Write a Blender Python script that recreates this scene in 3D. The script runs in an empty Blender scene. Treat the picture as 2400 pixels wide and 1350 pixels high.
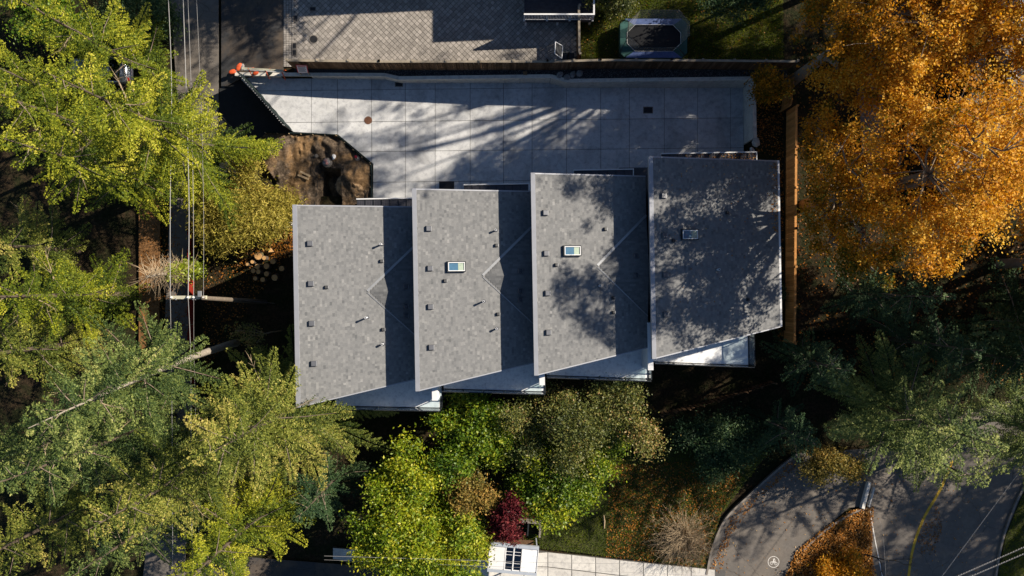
import bpy, math, random
import numpy as np
from mathutils import Vector, Matrix

random.seed(7)
S = bpy.context.scene
C = S.collection
R = math.radians
CAMH, F = 50.0, 1600.0          # flying height over the concrete pad, focal length in photo pixels

# ------------------------------------------------------------------ camera, sky, sun, exposure
cam = bpy.data.cameras.new('camera')
cam.sensor_width = 36.0
cam.lens = 24.0
cam.clip_end = 600
camo = bpy.data.objects.new('camera', cam)
camo.location = (0, 0, CAMH)
C.objects.link(camo)
S.camera = camo

SUN_EL = R(31)
SAZ = Vector((0.912, 0.41, 0)).normalized()          # horizontal direction towards the sun
SDIR = Vector((SAZ.x*math.cos(SUN_EL), SAZ.y*math.cos(SUN_EL), math.sin(SUN_EL)))
world = bpy.data.worlds.new('World')
S.world = world
world.use_nodes = True
wn = world.node_tree.nodes
sky = wn.new('ShaderNodeTexSky')
sky.sky_type = 'NISHITA'
sky.sun_disc = False
sky.sun_elevation = SUN_EL
sky.sun_rotation = math.atan2(SAZ.x, SAZ.y)
sky.air_density = 1.0
sky.dust_density = 0.3
sky.ozone_density = 4.0
wn['Background'].inputs[1].default_value = 0.05
world.node_tree.links.new(sky.outputs[0], wn['Background'].inputs[0])

sl = bpy.data.lights.new('sun', 'SUN')
sl.energy = 5.0
sl.angle = R(0.53)
sl.color = (1.0, 0.90, 0.76)
so = bpy.data.objects.new('sun', sl)
so.rotation_euler = SDIR.to_track_quat('Z', 'Y').to_euler()
so.location = (40, 20, 60)
C.objects.link(so)

S.view_settings.view_transform = 'Standard'
S.view_settings.look = 'None'
S.view_settings.gamma = 1.0
S.view_settings.exposure = 0.7
S.render.engine = 'CYCLES'
S.cycles.max_bounces = 5
S.cycles.diffuse_bounces = 1
S.cycles.glossy_bounces = 2
S.cycles.transmission_bounces = 3
S.cycles.transparent_max_bounces = 12
S.cycles.use_denoising = True
S.cycles.sample_clamp_indirect = 4.0

# ------------------------------------------------------------------ helpers
def W(px, py, z=0.0):
    k = (CAMH - z)/F
    return Vector(((px - 1200)*k, (675 - py)*k, z))

def zN(x):                       # the northern yards climb gently to the east
    return min(max(-0.2, 0.35 + (x + 20)*0.042), 2.0)

def WN(px, py, up=0.0):
    z = 1.0
    for _ in range(6):
        p = W(px, py, z); z = zN(p.x) + up
    return W(px, py, z)

GZ = -0.3                        # level of the natural ground

def tag(o, label=None, cat=None, group=None, kind=None):
    if label: o['label'] = label
    if cat: o['category'] = cat
    if group: o['group'] = group
    if kind: o['kind'] = kind
    return o

def empty(name, loc, rz=0.0, label=None, cat=None, group=None):
    o = bpy.data.objects.new(name, None)
    o.empty_display_size = 0.2
    o.location = loc
    o.rotation_euler = (0, 0, rz)
    C.objects.link(o)
    tag(o, label, cat, group)
    return o

class MB:
    def __init__(s): s.v = []; s.f = []
    def add(s, vs, fs):
        b = len(s.v)
        s.v += [tuple(v) for v in vs]
        s.f += [tuple(i + b for i in f) for f in fs]
        return s
    def box(s, x0, x1, y0, y1, z0, z1):
        return s.add([(x0,y0,z0),(x1,y0,z0),(x1,y1,z0),(x0,y1,z0),(x0,y0,z1),(x1,y0,z1),(x1,y1,z1),(x0,y1,z1)],
                     [(3,2,1,0),(4,5,6,7),(0,1,5,4),(1,2,6,5),(2,3,7,6),(3,0,4,7)])
    def obox(s, c, ax, ay, az):  # centre and three half-axes
        c, ax, ay, az = Vector(c), Vector(ax), Vector(ay), Vector(az)
        vs = [c+a*ax+b*ay+d*az for d in (-1,1) for a, b in ((-1,-1),(1,-1),(1,1),(-1,1))]
        return s.add(vs, [(3,2,1,0),(4,5,6,7),(0,1,5,4),(1,2,6,5),(2,3,7,6),(3,0,4,7)])
    def prism(s, poly, z0, z1):  # z1 may be a function of x, y
        n = len(poly)
        top = z1 if callable(z1) else (lambda x, y: z1)
        bot = z0 if callable(z0) else (lambda x, y: z0)
        vs = [(p[0], p[1], bot(p[0], p[1])) for p in poly] + [(p[0], p[1], top(p[0], p[1])) for p in poly]
        fs = [tuple(range(n-1, -1, -1)), tuple(range(n, 2*n))]
        fs += [(i, (i+1) % n, n+(i+1) % n, n+i) for i in range(n)]
        return s.add(vs, fs)
    def tube(s, pts, rad, n=6, cap=True):
        pts = [Vector(p) for p in pts]
        rings = []
        for i, p in enumerate(pts):
            t = (pts[min(i+1, len(pts)-1)] - pts[max(i-1, 0)])
            if t.length < 1e-6: t = Vector((0,0,1))
            t.normalize()
            a = t.cross(Vector((0,0,1)) if abs(t.z) < 0.9 else Vector((1,0,0))).normalized()
            b = t.cross(a)
            r = rad[i] if isinstance(rad, (list, tuple)) else rad
            rings.append([p + (a*math.cos(2*math.pi*k/n) + b*math.sin(2*math.pi*k/n))*r for k in range(n)])
        vs = [v for r in rings for v in r]
        fs = [(i*n+k, i*n+(k+1) % n, (i+1)*n+(k+1) % n, (i+1)*n+k) for i in range(len(pts)-1) for k in range(n)]
        if cap:
            fs += [tuple(range(n-1, -1, -1)), tuple(range((len(pts)-1)*n, len(pts)*n))]
        return s.add(vs, fs)
    def mesh(s, name, mat, smooth=False):
        me = bpy.data.meshes.new(name)
        me.from_pydata(s.v, [], s.f)
        me.materials.append(mat)
        if smooth:
            me.polygons.foreach_set('use_smooth', [True]*len(me.polygons))
        me.update()
        return me
    def build(s, name, mat, parent=None, smooth=False):
        return link(name, s.mesh(name, mat, smooth), parent)

def link(name, me, parent=None, loc=None, rot=None, scale=None):
    o = bpy.data.objects.new(name, me)
    C.objects.link(o)
    if parent is not None: o.parent = parent
    if loc is not None: o.location = loc
    if rot is not None: o.rotation_euler = rot
    if scale is not None: o.scale = scale
    return o

def np_mesh(name, V, Fq, mat, tint=None):
    me = bpy.data.meshes.new(name)
    n, m = len(V), len(Fq)
    me.vertices.add(n)
    me.vertices.foreach_set('co', np.ascontiguousarray(V, dtype=np.float32).ravel())
    k = Fq.shape[1]
    me.loops.add(m*k)
    me.loops.foreach_set('vertex_index', np.ascontiguousarray(Fq, dtype=np.int32).ravel())
    me.polygons.add(m)
    me.polygons.foreach_set('loop_start', np.arange(0, m*k, k, dtype=np.int32))
    me.polygons.foreach_set('use_smooth', np.zeros(m, dtype=bool))
    me.update(calc_edges=True)
    if tint is not None:
        a = me.attributes.new('tint', 'FLOAT', 'FACE')
        a.data.foreach_set('value', np.ascontiguousarray(tint, dtype=np.float32))
    me.materials.append(mat)
    return me

def leaves_mesh(name, P, U, V, tint, mat, kite=0.0):
    """one rhombic leaf per row: centre, half length vector, half width vector"""
    n = len(P)
    vs = np.empty((n, 4, 3))
    vs[:,0] = P - U; vs[:,1] = P + V - U*kite; vs[:,2] = P + U; vs[:,3] = P - V - U*kite
    return np_mesh(name, vs.reshape(-1, 3), np.arange(n*4).reshape(n, 4), mat, tint)

def unit(a): return a/np.maximum(np.linalg.norm(a, axis=-1, keepdims=True), 1e-9)

def poly_px(pts, z=None, north=False, up=0.0):
    return [WN(x, y, up) if north else W(x, y, z) for x, y in pts]

def ccw(poly):
    a = sum(poly[i][0]*poly[(i+1) % len(poly)][1] - poly[(i+1) % len(poly)][0]*poly[i][1] for i in range(len(poly)))
    return list(poly) if a > 0 else list(poly)[::-1]

def inside(x, y, poly):
    c = False; j = len(poly)-1
    for i in range(len(poly)):
        xi, yi, xj, yj = poly[i][0], poly[i][1], poly[j][0], poly[j][1]
        if (yi > y) != (yj > y) and x < (xj-xi)*(y-yi)/(yj-yi)+xi: c = not c
        j = i
    return c

def np_inside(X, Y, poly):
    c = np.zeros(len(X), bool); j = len(poly)-1
    for i in range(len(poly)):
        xi, yi, xj, yj = poly[i][0], poly[i][1], poly[j][0], poly[j][1]
        if yi != yj:
            c ^= ((yi > Y) != (yj > Y)) & (X < (xj-xi)*(Y-yi)/(yj-yi)+xi)
        j = i
    return c

def clip(poly, a, b, c):          # keep a*x+b*y+c >= 0
    out = []
    for i in range(len(poly)):
        p, q = poly[i], poly[(i+1) % len(poly)]
        dp, dq = a*p[0]+b*p[1]+c, a*q[0]+b*q[1]+c
        if dp >= 0: out.append((p[0], p[1]))
        if (dp >= 0) != (dq >= 0):
            t = dp/(dp-dq); out.append((p[0]+t*(q[0]-p[0]), p[1]+t*(q[1]-p[1])))
    return out

def clip_convex(poly, conv):
    conv = ccw(conv)
    for i in range(len(conv)):
        p, q = conv[i], conv[(i+1) % len(conv)]
        nx, ny = -(q[1]-p[1]), (q[0]-p[0])
        poly = clip(poly, nx, ny, -(nx*p[0]+ny*p[1]))
        if len(poly) < 3: return []
    return poly

# ------------------------------------------------------------------ materials
MATS = {}
def new_mat(name):
    m = bpy.data.materials.new(name); m.use_nodes = True
    MATS[name] = m
    nt = m.node_tree
    return m, nt.nodes, nt.links, nt.nodes['Principled BSDF']

def ramp(n, l, fac, cols):
    r = n.new('ShaderNodeValToRGB')
    el = r.color_ramp.elements
    while len(el) < len(cols): el.new(0.5)
    for i, (p, c) in enumerate(cols):
        el[i].position = p; el[i].color = (c[0], c[1], c[2], 1)
    l.new(fac, r.inputs[0])
    return r.outputs[0]

def noise(n, l, scale, detail=4.0, rough=0.6, vec=None, dist=0.0):
    t = n.new('ShaderNodeTexNoise')
    t.inputs['Scale'].default_value = scale
    t.inputs['Detail'].default_value = detail
    t.inputs['Roughness'].default_value = rough
    t.inputs['Distortion'].default_value = dist
    if vec is not None: l.new(vec, t.inputs['Vector'])
    return t.outputs['Fac']

def world_pos(n):
    return n.new('ShaderNodeNewGeometry').outputs['Position']

def mixc(n, l, fac, a, b, mode='MIX'):
    m = n.new('ShaderNodeMix'); m.data_type = 'RGBA'; m.blend_type = mode
    for sock, v in ((m.inputs[0], fac), (m.inputs[6], a), (m.inputs[7], b)):
        if hasattr(v, 'links'): l.new(v, sock)
        elif isinstance(v, (int, float)): sock.default_value = v
        else: sock.default_value = (v[0], v[1], v[2], 1)
    return m.outputs[2]

def math_(n, l, op, a, b=None, clampit=False):
    m = n.new('ShaderNodeMath'); m.operation = op; m.use_clamp = clampit
    for i, v in enumerate((a, b)):
        if v is None: continue
        if hasattr(v, 'links'): l.new(v, m.inputs[i])
        else: m.inputs[i].default_value = v
    return m.outputs[0]

def bump(n, l, b, h, strength=0.3, dist=0.05):
    x = n.new('ShaderNodeBump')
    x.inputs['Strength'].default_value = strength
    x.inputs['Distance'].default_value = dist
    l.new(h, x.inputs['Height'])
    l.new(x.outputs[0], b.inputs['Normal'])

def simple(name, col, rough=0.7, metal=0.0, var=0.15, scale=6.0, bmp=0.0, spec=0.3):
    m, n, l, b = new_mat(name)
    f = noise(n, l, scale, 5, 0.65, world_pos(n))
    c = ramp(n, l, f, [(0.25, [x*(1-var) for x in col]), (0.75, [min(1, x*(1+var)) for x in col])])
    l.new(c, b.inputs['Base Color'])
    b.inputs['Roughness'].default_value = rough
    b.inputs['Metallic'].default_value = metal
    b.inputs['Specular IOR Level'].default_value = spec
    if bmp: bump(n, l, b, noise(n, l, scale*6, 4, 0.6, world_pos(n)), bmp, 0.03)
    return m

def per_object(name, cols, rough=0.8, scale=4.0, nvar=0.25, bmp=0.2, spec=0.25, stretch=None):
    """colour picked per object (planks, pavers, slabs) and broken up by noise"""
    m, n, l, b = new_mat(name)
    oi = n.new('ShaderNodeObjectInfo')
    base = ramp(n, l, oi.outputs['Random'], cols)
    pos = world_pos(n)
    if stretch:
        mp = n.new('ShaderNodeMapping'); mp.inputs['Scale'].default_value = stretch
        l.new(pos, mp.inputs['Vector']); pos = mp.outputs[0]
    f = noise(n, l, scale, 6, 0.7, pos)
    g = ramp(n, l, f, [(0.3, [1-nvar]*3), (0.7, [1+nvar*0.6]*3)])
    l.new(mixc(n, l, 1.0, base, g, 'MULTIPLY'), b.inputs['Base Color'])
    b.inputs['Roughness'].default_value = rough
    b.inputs['Specular IOR Level'].default_value = spec
    if bmp: bump(n, l, b, noise(n, l, scale*5, 4, 0.6, pos), bmp, 0.02)
    return m

def leaf_mat(name, cols, trans=0.3, gloss=0.06, rough=0.45):
    m, n, l, b = new_mat(name)
    n.remove(b)
    at = n.new('ShaderNodeAttribute'); at.attribute_name = 'tint'
    col = ramp(n, l, at.outputs['Fac'], cols)
    d = n.new('ShaderNodeBsdfDiffuse'); l.new(col, d.inputs[0])
    t = n.new('ShaderNodeBsdfTranslucent')
    l.new(mixc(n, l, 1.0, col, (1.15, 1.1, 0.6), 'MULTIPLY'), t.inputs[0])
    g = n.new('ShaderNodeBsdfGlossy'); g.inputs['Roughness'].default_value = rough
    g.inputs['Color'].default_value = (0.9, 0.9, 0.85, 1)
    m1 = n.new('ShaderNodeMixShader'); m1.inputs[0].default_value = trans
    l.new(d.outputs[0], m1.inputs[1]); l.new(t.outputs[0], m1.inputs[2])
    m2 = n.new('ShaderNodeMixShader'); m2.inputs[0].default_value = gloss
    l.new(m1.outputs[0], m2.inputs[1]); l.new(g.outputs[0], m2.inputs[2])
    l.new(m2.outputs[0], n['Material Output'].inputs[0])
    return m

def tinted(name, cols, rough=0.9, spec=0.2, nscale=9.0, nvar=0.2):
    m, n, l, b = new_mat(name)
    at = n.new('ShaderNodeAttribute'); at.attribute_name = 'tint'
    col = ramp(n, l, at.outputs['Fac'], cols)
    f = noise(n, l, nscale, 6, 0.75, world_pos(n))
    g = ramp(n, l, f, [(0.3, [1-nvar]*3), (0.7, [1+nvar]*3)])
    l.new(mixc(n, l, 1.0, col, g, 'MULTIPLY'), b.inputs['Base Color'])
    b.inputs['Roughness'].default_value = rough
    b.inputs['Specular IOR Level'].default_value = spec
    return m

# leaves
LM = {
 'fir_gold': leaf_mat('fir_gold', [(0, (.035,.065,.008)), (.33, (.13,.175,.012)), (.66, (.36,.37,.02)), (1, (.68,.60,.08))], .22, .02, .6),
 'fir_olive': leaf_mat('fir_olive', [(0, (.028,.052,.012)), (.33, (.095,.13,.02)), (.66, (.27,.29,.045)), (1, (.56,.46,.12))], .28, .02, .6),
 'fir_dark': leaf_mat('fir_dark', [(0, (.014,.04,.016)), (.5, (.04,.085,.03)), (.85, (.10,.15,.05)), (1, (.18,.21,.07))], .22, .02, .6),  # dark green; also puts the shade into the shrub pair's leaf colour
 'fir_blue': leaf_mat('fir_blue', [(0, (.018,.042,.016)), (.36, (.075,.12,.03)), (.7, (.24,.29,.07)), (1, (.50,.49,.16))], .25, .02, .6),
 'maple': leaf_mat('maple', [(0, (.10,.11,.006)), (.2, (.26,.14,.006)), (.45, (.56,.23,.008)), (.75, (.74,.34,.012)), (1, (.85,.52,.07))], .42, .015, .6),
 'green': leaf_mat('green', [(0, (.03,.08,.006)), (.4, (.10,.19,.008)), (.75, (.24,.32,.012)), (1, (.46,.46,.03))], .34, .03, .5),
 'olive': leaf_mat('olive', [(0, (.04,.06,.012)), (.4, (.13,.15,.03)), (.75, (.27,.25,.06)), (1, (.46,.26,.10))], .30, .03, .5),
 'yellowgreen': leaf_mat('yellowgreen', [(0, (.045,.10,.004)), (.4, (.16,.25,.008)), (.75, (.36,.41,.012)), (1, (.58,.52,.04))], .38, .03, .5),
 'rust': leaf_mat('rust', [(0, (.07,.075,.02)), (.5, (.27,.21,.05)), (1, (.52,.30,.08))], .3, .01),
 'red': leaf_mat('red', [(0, (.03,.005,.008)), (.5, (.12,.016,.024)), (1, (.30,.06,.06))], .35, .01),
 'feather': leaf_mat('feather', [(0, (.12,.12,.02)), (.5, (.34,.30,.05)), (1, (.55,.44,.10))], .35, .01),
 'ivy': leaf_mat('ivy', [(0, (.05,.09,.006)), (.5, (.20,.26,.012)), (1, (.42,.44,.05))], .3, .04, .4),
 'litter': leaf_mat('litter', [(0, (.08,.035,.012)), (.4, (.26,.10,.02)), (.75, (.50,.20,.03)), (1, (.66,.42,.18))], .15, .01),
 'grass': leaf_mat('grass', [(0, (.035,.07,.005)), (.5, (.12,.17,.01)), (.85, (.24,.26,.02)), (1, (.38,.28,.07))], .3, .01),
}
M_bark = simple('bark', (.10,.075,.055), .9, 0, .4, 8, .6)
M_twig = simple('twig', (.22,.17,.125), .85, 0, .3, 8)
M_deadtwig = simple('dead_twig', (.36,.27,.17), .85, 0, .25, 8)
M_mossbark = simple('mossy_bark', (.10,.11,.045), .95, 0, .5, 5, .8)
M_greybark = simple('grey_bark', (.30,.26,.21), .9, 0, .35, 6, .5)

def ground_mat():
    m, n, l, b = new_mat('soil')
    p = world_pos(n)
    f = noise(n, l, 0.7, 8, 0.7, p)
    g = noise(n, l, 7.0, 6, 0.7, p)
    c1 = ramp(n, l, g, [(.3, (.012,.010,.006)), (.52, (.040,.028,.016)), (.72, (.085,.055,.03))])
    c2 = ramp(n, l, g, [(.3, (.008,.011,.004)), (.55, (.022,.026,.010)), (.75, (.055,.045,.018))])
    k = ramp(n, l, f, [(.42, (0,0,0)), (.58, (1,1,1))])
    l.new(mixc(n, l, k, c1, c2), b.inputs['Base Color'])
    b.inputs['Roughness'].default_value = .95
    b.inputs['Specular IOR Level'].default_value = .1
    bump(n, l, b, g, .8, .12)
    return m
M_soil = ground_mat()

def asphalt_mat(name, base=(.055,.055,.057), crack=True, dirt=(.15,.11,.075)):
    m, n, l, b = new_mat(name)
    p = world_pos(n)
    g = noise(n, l, 40, 5, .8, p)
    f = noise(n, l, .5, 7, .65, p)
    c = ramp(n, l, g, [(.3, [x*.75 for x in base]), (.7, [x*1.3 for x in base])])
    k = ramp(n, l, f, [(.40, (0,0,0)), (.66, (.85,.85,.85))])
    c = mixc(n, l, k, c, dirt)
    f2 = noise(n, l, 3.5, 8, .75, p)
    c = mixc(n, l, 1.0, c, ramp(n, l, f2, [(.3, (.78,.78,.78)), (.7, (1.15,1.15,1.15))]), 'MULTIPLY')
    if crack:
        v = n.new('ShaderNodeTexVoronoi'); v.feature = 'DISTANCE_TO_EDGE'; v.inputs['Scale'].default_value = .16
        mp = n.new('ShaderNodeVectorMath'); mp.operation = 'ADD'
        nz = n.new('ShaderNodeTexNoise'); nz.inputs['Scale'].default_value = .7; nz.inputs['Detail'].default_value = 6
        l.new(p, nz.inputs['Vector']); l.new(p, mp.inputs[0]); l.new(nz.outputs['Color'], mp.inputs[1])
        l.new(mp.outputs[0], v.inputs['Vector'])
        kk = ramp(n, l, v.outputs['Distance'], [(0.0, (.55,.55,.55)), (.003, (1,1,1))])
        c = mixc(n, l, 1.0, c, kk, 'MULTIPLY')
    l.new(c, b.inputs['Base Color'])
    b.inputs['Roughness'].default_value = .9
    b.inputs['Specular IOR Level'].default_value = .25
    bump(n, l, b, g, .4, .01)
    return m
M_asphalt = asphalt_mat('asphalt')
M_roadpale = asphalt_mat('worn_asphalt', (.15,.135,.12), True, (.20,.17,.14))
M_newasphalt = asphalt_mat('new_asphalt', (.022,.024,.026), False, (.03,.03,.03))

def concrete_mat(name, col, var=.35, obj=True):
    m, n, l, b = new_mat(name)
    p = world_pos(n)
    f1 = noise(n, l, .55, 8, .62, p, .6)
    f2 = noise(n, l, 3.2, 8, .7, p, .3)
    f3 = noise(n, l, 45, 3, .6, p)
    c = ramp(n, l, f1, [(.3, [x*(1-var) for x in col]), (.5, col), (.72, [min(1, x*(1+var*.35)) for x in col])])
    g = ramp(n, l, f2, [(.32, (.72,.72,.74)), (.5, (1,1,1)), (.72, (1.12,1.12,1.1))])
    c = mixc(n, l, 1.0, c, g, 'MULTIPLY')
    h = ramp(n, l, f3, [(.3, (.92,.92,.92)), (.7, (1.06,1.06,1.06))])
    c = mixc(n, l, 1.0, c, h, 'MULTIPLY')
    if obj:
        oi = n.new('ShaderNodeObjectInfo')
        k = ramp(n, l, oi.outputs['Random'], [(0, (.88,.88,.88)), (1, (1.06,1.06,1.05))])
        c = mixc(n, l, 1.0, c, k, 'MULTIPLY')
    l.new(c, b.inputs['Base Color'])
    rr = ramp(n, l, f1, [(.3, (.62,.62,.62)), (.7, (.85,.85,.85))])
    l.new(rr, b.inputs['Roughness'])
    b.inputs['Specular IOR Level'].default_value = .35
    bump(n, l, b, f2, .15, .02)
    return m
M_slab = concrete_mat('slab_concrete', (.595,.60,.605), .32)
M_walk = concrete_mat('walk_concrete', (.66,.63,.58), .25)
M_wallconc = concrete_mat('wall_concrete', (.76,.72,.64), .12)
M_kerb = concrete_mat('kerb_concrete', (.24,.21,.18), .3, False)
M_joint = simple('joint_dirt', (.11,.105,.10), .95)

M_paver = per_object('paver', [(0, (.27,.245,.22)), (.5, (.35,.32,.285)), (1, (.43,.39,.35))], .9, 9, .3, .25)
M_paverjoined = tinted('paver_far', [(0, (.27,.245,.22)), (.5, (.35,.32,.285)), (1, (.43,.39,.35))], .9)
M_shingle = tinted('shingle', [(0, (.13,.133,.136)), (.45, (.19,.192,.193)), (.8, (.235,.235,.232)), (1, (.29,.287,.28))], .95, .10, 26, .18)
M_coping = simple('grey_coping', (.36,.37,.40), .5, .3, .08, 2)
M_flash = simple('galvanised', (.36,.37,.38), .5, .5, .1, 3)
M_whitepaint = simple('white_paint', (.78,.78,.78), .6, 0, .05, 2)
M_membrane = concrete_mat('white_membrane', (.92,.93,.94), .04, False)
M_siding = simple('dark_siding', (.06,.065,.075), .7, 0, .1, 2)
M_darkmetal = simple('dark_metal', (.035,.04,.045), .5, .4, .15, 4)
M_blackplastic = simple('black_plastic', (.03,.032,.036), .5, 0, .1, 4)
M_ventmetal = simple('vent_cap', (.10,.105,.12), .45, .2, .15, 8)
M_awning = simple('awning_metal', (.09,.09,.105), .5, .4, .15, 6)
M_pipe = simple('pvc_pipe', (.75,.76,.78), .4, 0, .05, 8)
M_cedar = per_object('cedar', [(0, (.42,.19,.055)), (.5, (.55,.26,.08)), (1, (.66,.33,.11))], .8, 5, .3, .3, .2, (1,1,.15))
M_oldwood = per_object('weathered_wood', [(0, (.11,.065,.035)), (.5, (.17,.10,.055)), (1, (.24,.15,.085))], .9, 6, .35, .4, .15, (1,1,.2))
M_caprail = simple('weathered_cap', (.33,.28,.21), .85, 0, .25, 3, .3)
M_log = simple('cut_wood', (.55,.32,.13), .85, 0, .3, 14)
M_plank = simple('plank_wood', (.45,.33,.20), .85, 0, .3, 5)
M_rock = simple('rock', (.30,.29,.28), .9, 0, .35, 3, .6)
M_gravel = tinted('gravel', [(0, (.03,.032,.036)), (.6, (.09,.09,.095)), (1, (.20,.19,.18))], .95)
M_gravelbed = simple('gravel_bed', (.045,.046,.05), .95, 0, .5, 12, .8)
M_dirt = simple('dug_dirt', (.15,.095,.052), .95, 0, .55, 1.4, .9)
M_dirtpale = simple('sandy_dirt', (.30,.19,.10), .95, 0, .35, 2.0, .9)
M_lawn = simple('lawn_soil', (.055,.06,.018), .95, 0, .5, 3, .6)
M_orange = simple('orange_plastic', (.75,.12,.04), .5, 0, .1, 4)
M_rednet = simple('red_mesh', (.22,.02,.01), .7, 0, .3, 7)
M_red = simple('red_paint', (.60,.03,.05), .5, 0, .05, 4)
M_ink = simple('print_ink', (.25,.22,.28), .6, 0, .1, 4)
M_inkred = simple('print_red', (.62,.12,.13), .6, 0, .1, 4)
M_rust = simple('rusty_iron', (.16,.075,.045), .8, .2, .4, 12, .4)
M_iron = simple('grate_iron', (.04,.04,.043), .6, .4, .2, 12)
M_wire = simple('wire', (.34,.33,.32), .6, .2, .1, 4)
M_poleWood = simple('pole_wood', (.15,.12,.09), .9, 0, .3, 5, .3)
M_armWood = simple('crossarm_wood', (.50,.48,.36), .85, 0, .2, 5, .3)
M_porcelain = simple('porcelain', (.7,.7,.68), .25, 0, .05, 4)
M_blackfab = simple('screen_fabric', (.008,.018,.018), .9, 0, .3, 6)
M_carpaint = simple('silver_paint', (.34,.37,.41), .28, .6, .04, 2, 0, .5)
M_tyre = simple('tyre', (.02,.02,.02), .9)
M_tail = simple('tail_lamp', (.45,.02,.02), .2)
M_tgreen = simple('green_skirt', (.03,.095,.085), .7, 0, .3, 3)
M_tblue = simple('blue_pad', (.10,.15,.34), .6, 0, .25, 3)
M_tmat = simple('jump_mat', (.012,.013,.016), .75, 0, .2, 20)
M_yellow = simple('yellow_line', (.62,.38,.04), .8, 0, .2, 6)
M_whiteline = simple('white_marking', (.76,.73,.68), .8, 0, .2, 10)
M_hose = simple('black_hose', (.02,.02,.02), .5)
M_pinkcap = simple('pink_cap', (.55,.27,.24), .7, 0, .3, 8)
M_deckdark = simple('deck_boards', (.035,.04,.055), .7, 0, .3, 4)
M_houseblue = simple('pale_siding', (.40,.44,.50), .7, 0, .1, 3)
M_roofbrown = tinted('brown_shingle', [(0, (.15,.125,.10)), (.5, (.22,.185,.15)), (1, (.29,.25,.20))], .95, .15, 9, .3)
M_ridge = simple('ridge_tile', (.24,.21,.18), .9, 0, .25, 6)

def glass_mat(name, tint, transp, rough=.03):
    m, n, l, b = new_mat(name)
    n.remove(b)
    t = n.new('ShaderNodeBsdfTransparent'); t.inputs[0].default_value = (*tint, 1)
    g = n.new('ShaderNodeBsdfGlossy'); g.inputs['Roughness'].default_value = rough
    fr = n.new('ShaderNodeLayerWeight'); fr.inputs[0].default_value = .5
    k = math_(n, l, 'ADD', math_(n, l, 'POWER', fr.outputs['Facing'], 5.0), 1-transp+.02, True)
    mx = n.new('ShaderNodeMixShader')
    l.new(k, mx.inputs[0]); l.new(t.outputs[0], mx.inputs[1]); l.new(g.outputs[0], mx.inputs[2])
    l.new(mx.outputs[0], n['Material Output'].inputs[0])
    return m
M_glass = glass_mat('rail_glass', (.80,.86,.87), .97)
M_window = glass_mat('window_glass', (.05,.06,.07), .80)
M_skyglass = glass_mat('skylight_glass', (.93,.96,.97), .97)
def net_mat():
    m, n, l, b = new_mat('net')
    n.remove(b)
    t = n.new('ShaderNodeBsdfTransparent')
    d = n.new('ShaderNodeBsdfDiffuse'); d.inputs[0].default_value = (.42,.41,.36, 1)
    mx = n.new('ShaderNodeMixShader'); mx.inputs[0].default_value = .34
    l.new(t.outputs[0], mx.inputs[1]); l.new(d.outputs[0], mx.inputs[2])
    l.new(mx.outputs[0], n['Material Output'].inputs[0])
    return m
M_net = net_mat()

# ------------------------------------------------------------------ setting: ground, yards, roads
def sheet(name, poly, mat, z, kind='structure', thick=0.05):
    o = MB().prism(ccw([(p[0], p[1]) for p in poly]), (lambda x, y: (z(x, y) if callable(z) else z) - thick), z).build(name, mat)
    tag(o, kind=kind)
    return o

def ground_sheet():
    xs = np.concatenate([np.linspace(-300, -60, 7)[:-1], np.linspace(-60, 60, 161), np.linspace(60, 300, 7)[1:]])
    X, Y = np.meshgrid(xs, xs, indexing='ij')
    Z = GZ - .06 + .035*np.sin(X*1.3+.7*Y) + .03*np.sin(Y*2.1-.4*X)
    V = np.stack([X, Y, Z], -1).reshape(-1, 3)
    n = len(xs)
    idx = np.arange(n*n).reshape(n, n)
    Fq = np.stack([idx[:-1,:-1], idx[1:,:-1], idx[1:,1:], idx[:-1,1:]], -1).reshape(-1, 4)
    cx = V[Fq].mean(1)               # open where the trench is dug beside the first house
    a, b = W(735, 345), W(845, 470)
    Fq = Fq[~((cx[:,0] > a.x) & (cx[:,0] < b.x) & (cx[:,1] < a.y) & (cx[:,1] > b.y))]
    o = link('ground', np_mesh('ground', V, Fq, M_soil))
    tag(o, kind='structure')
ground_sheet()

zn = lambda up: (lambda x, y: zN(x) + up)
# northern yard terrace, split where the plane kinks, behind the retaining wall
WALL = [(556,181,.02),(905,187,0),(940,195,0),(1288,195,0),(1325,206,0),(1741,206,0)]
wall_base = [W(a, b, 0) for a, b, _ in WALL]
yard_edge = [(p.x, p.y + .12) for p in wall_base]
north_yard = [(-33.1, 8)] + [(-33.1, 60)] + [(19.2, 60)] + [(19.2, 14.8)] + yard_edge[::-1] + [(-20.4, 15.3), (-22, 8)]
# the terrace soil
soil_poly = ccw([(-16.75, 60), (19.2, 60), (19.2, 14.75)] + yard_edge[:0:-1] + [(-16.75, 15.33)])
o = MB().prism(soil_poly, -.5, zn(-.04)).build('yard_terrace', M_soil); tag(o, kind='structure')
o = MB().prism(ccw([(19.2, -3), (60, -3), (60, 60), (19.2, 60)]), -.5, 1.92).build('east_terrace', M_soil); tag(o, kind='structure')
o = MB().prism(ccw([(17.15, 14.7), (19.2, 14.7), (19.2, -1.5), (17.4, -1.5), (17.15, 9.5)]), -.5, lambda x, y: 1.75).build('side_bank', M_soil); tag(o, kind='structure')

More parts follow.
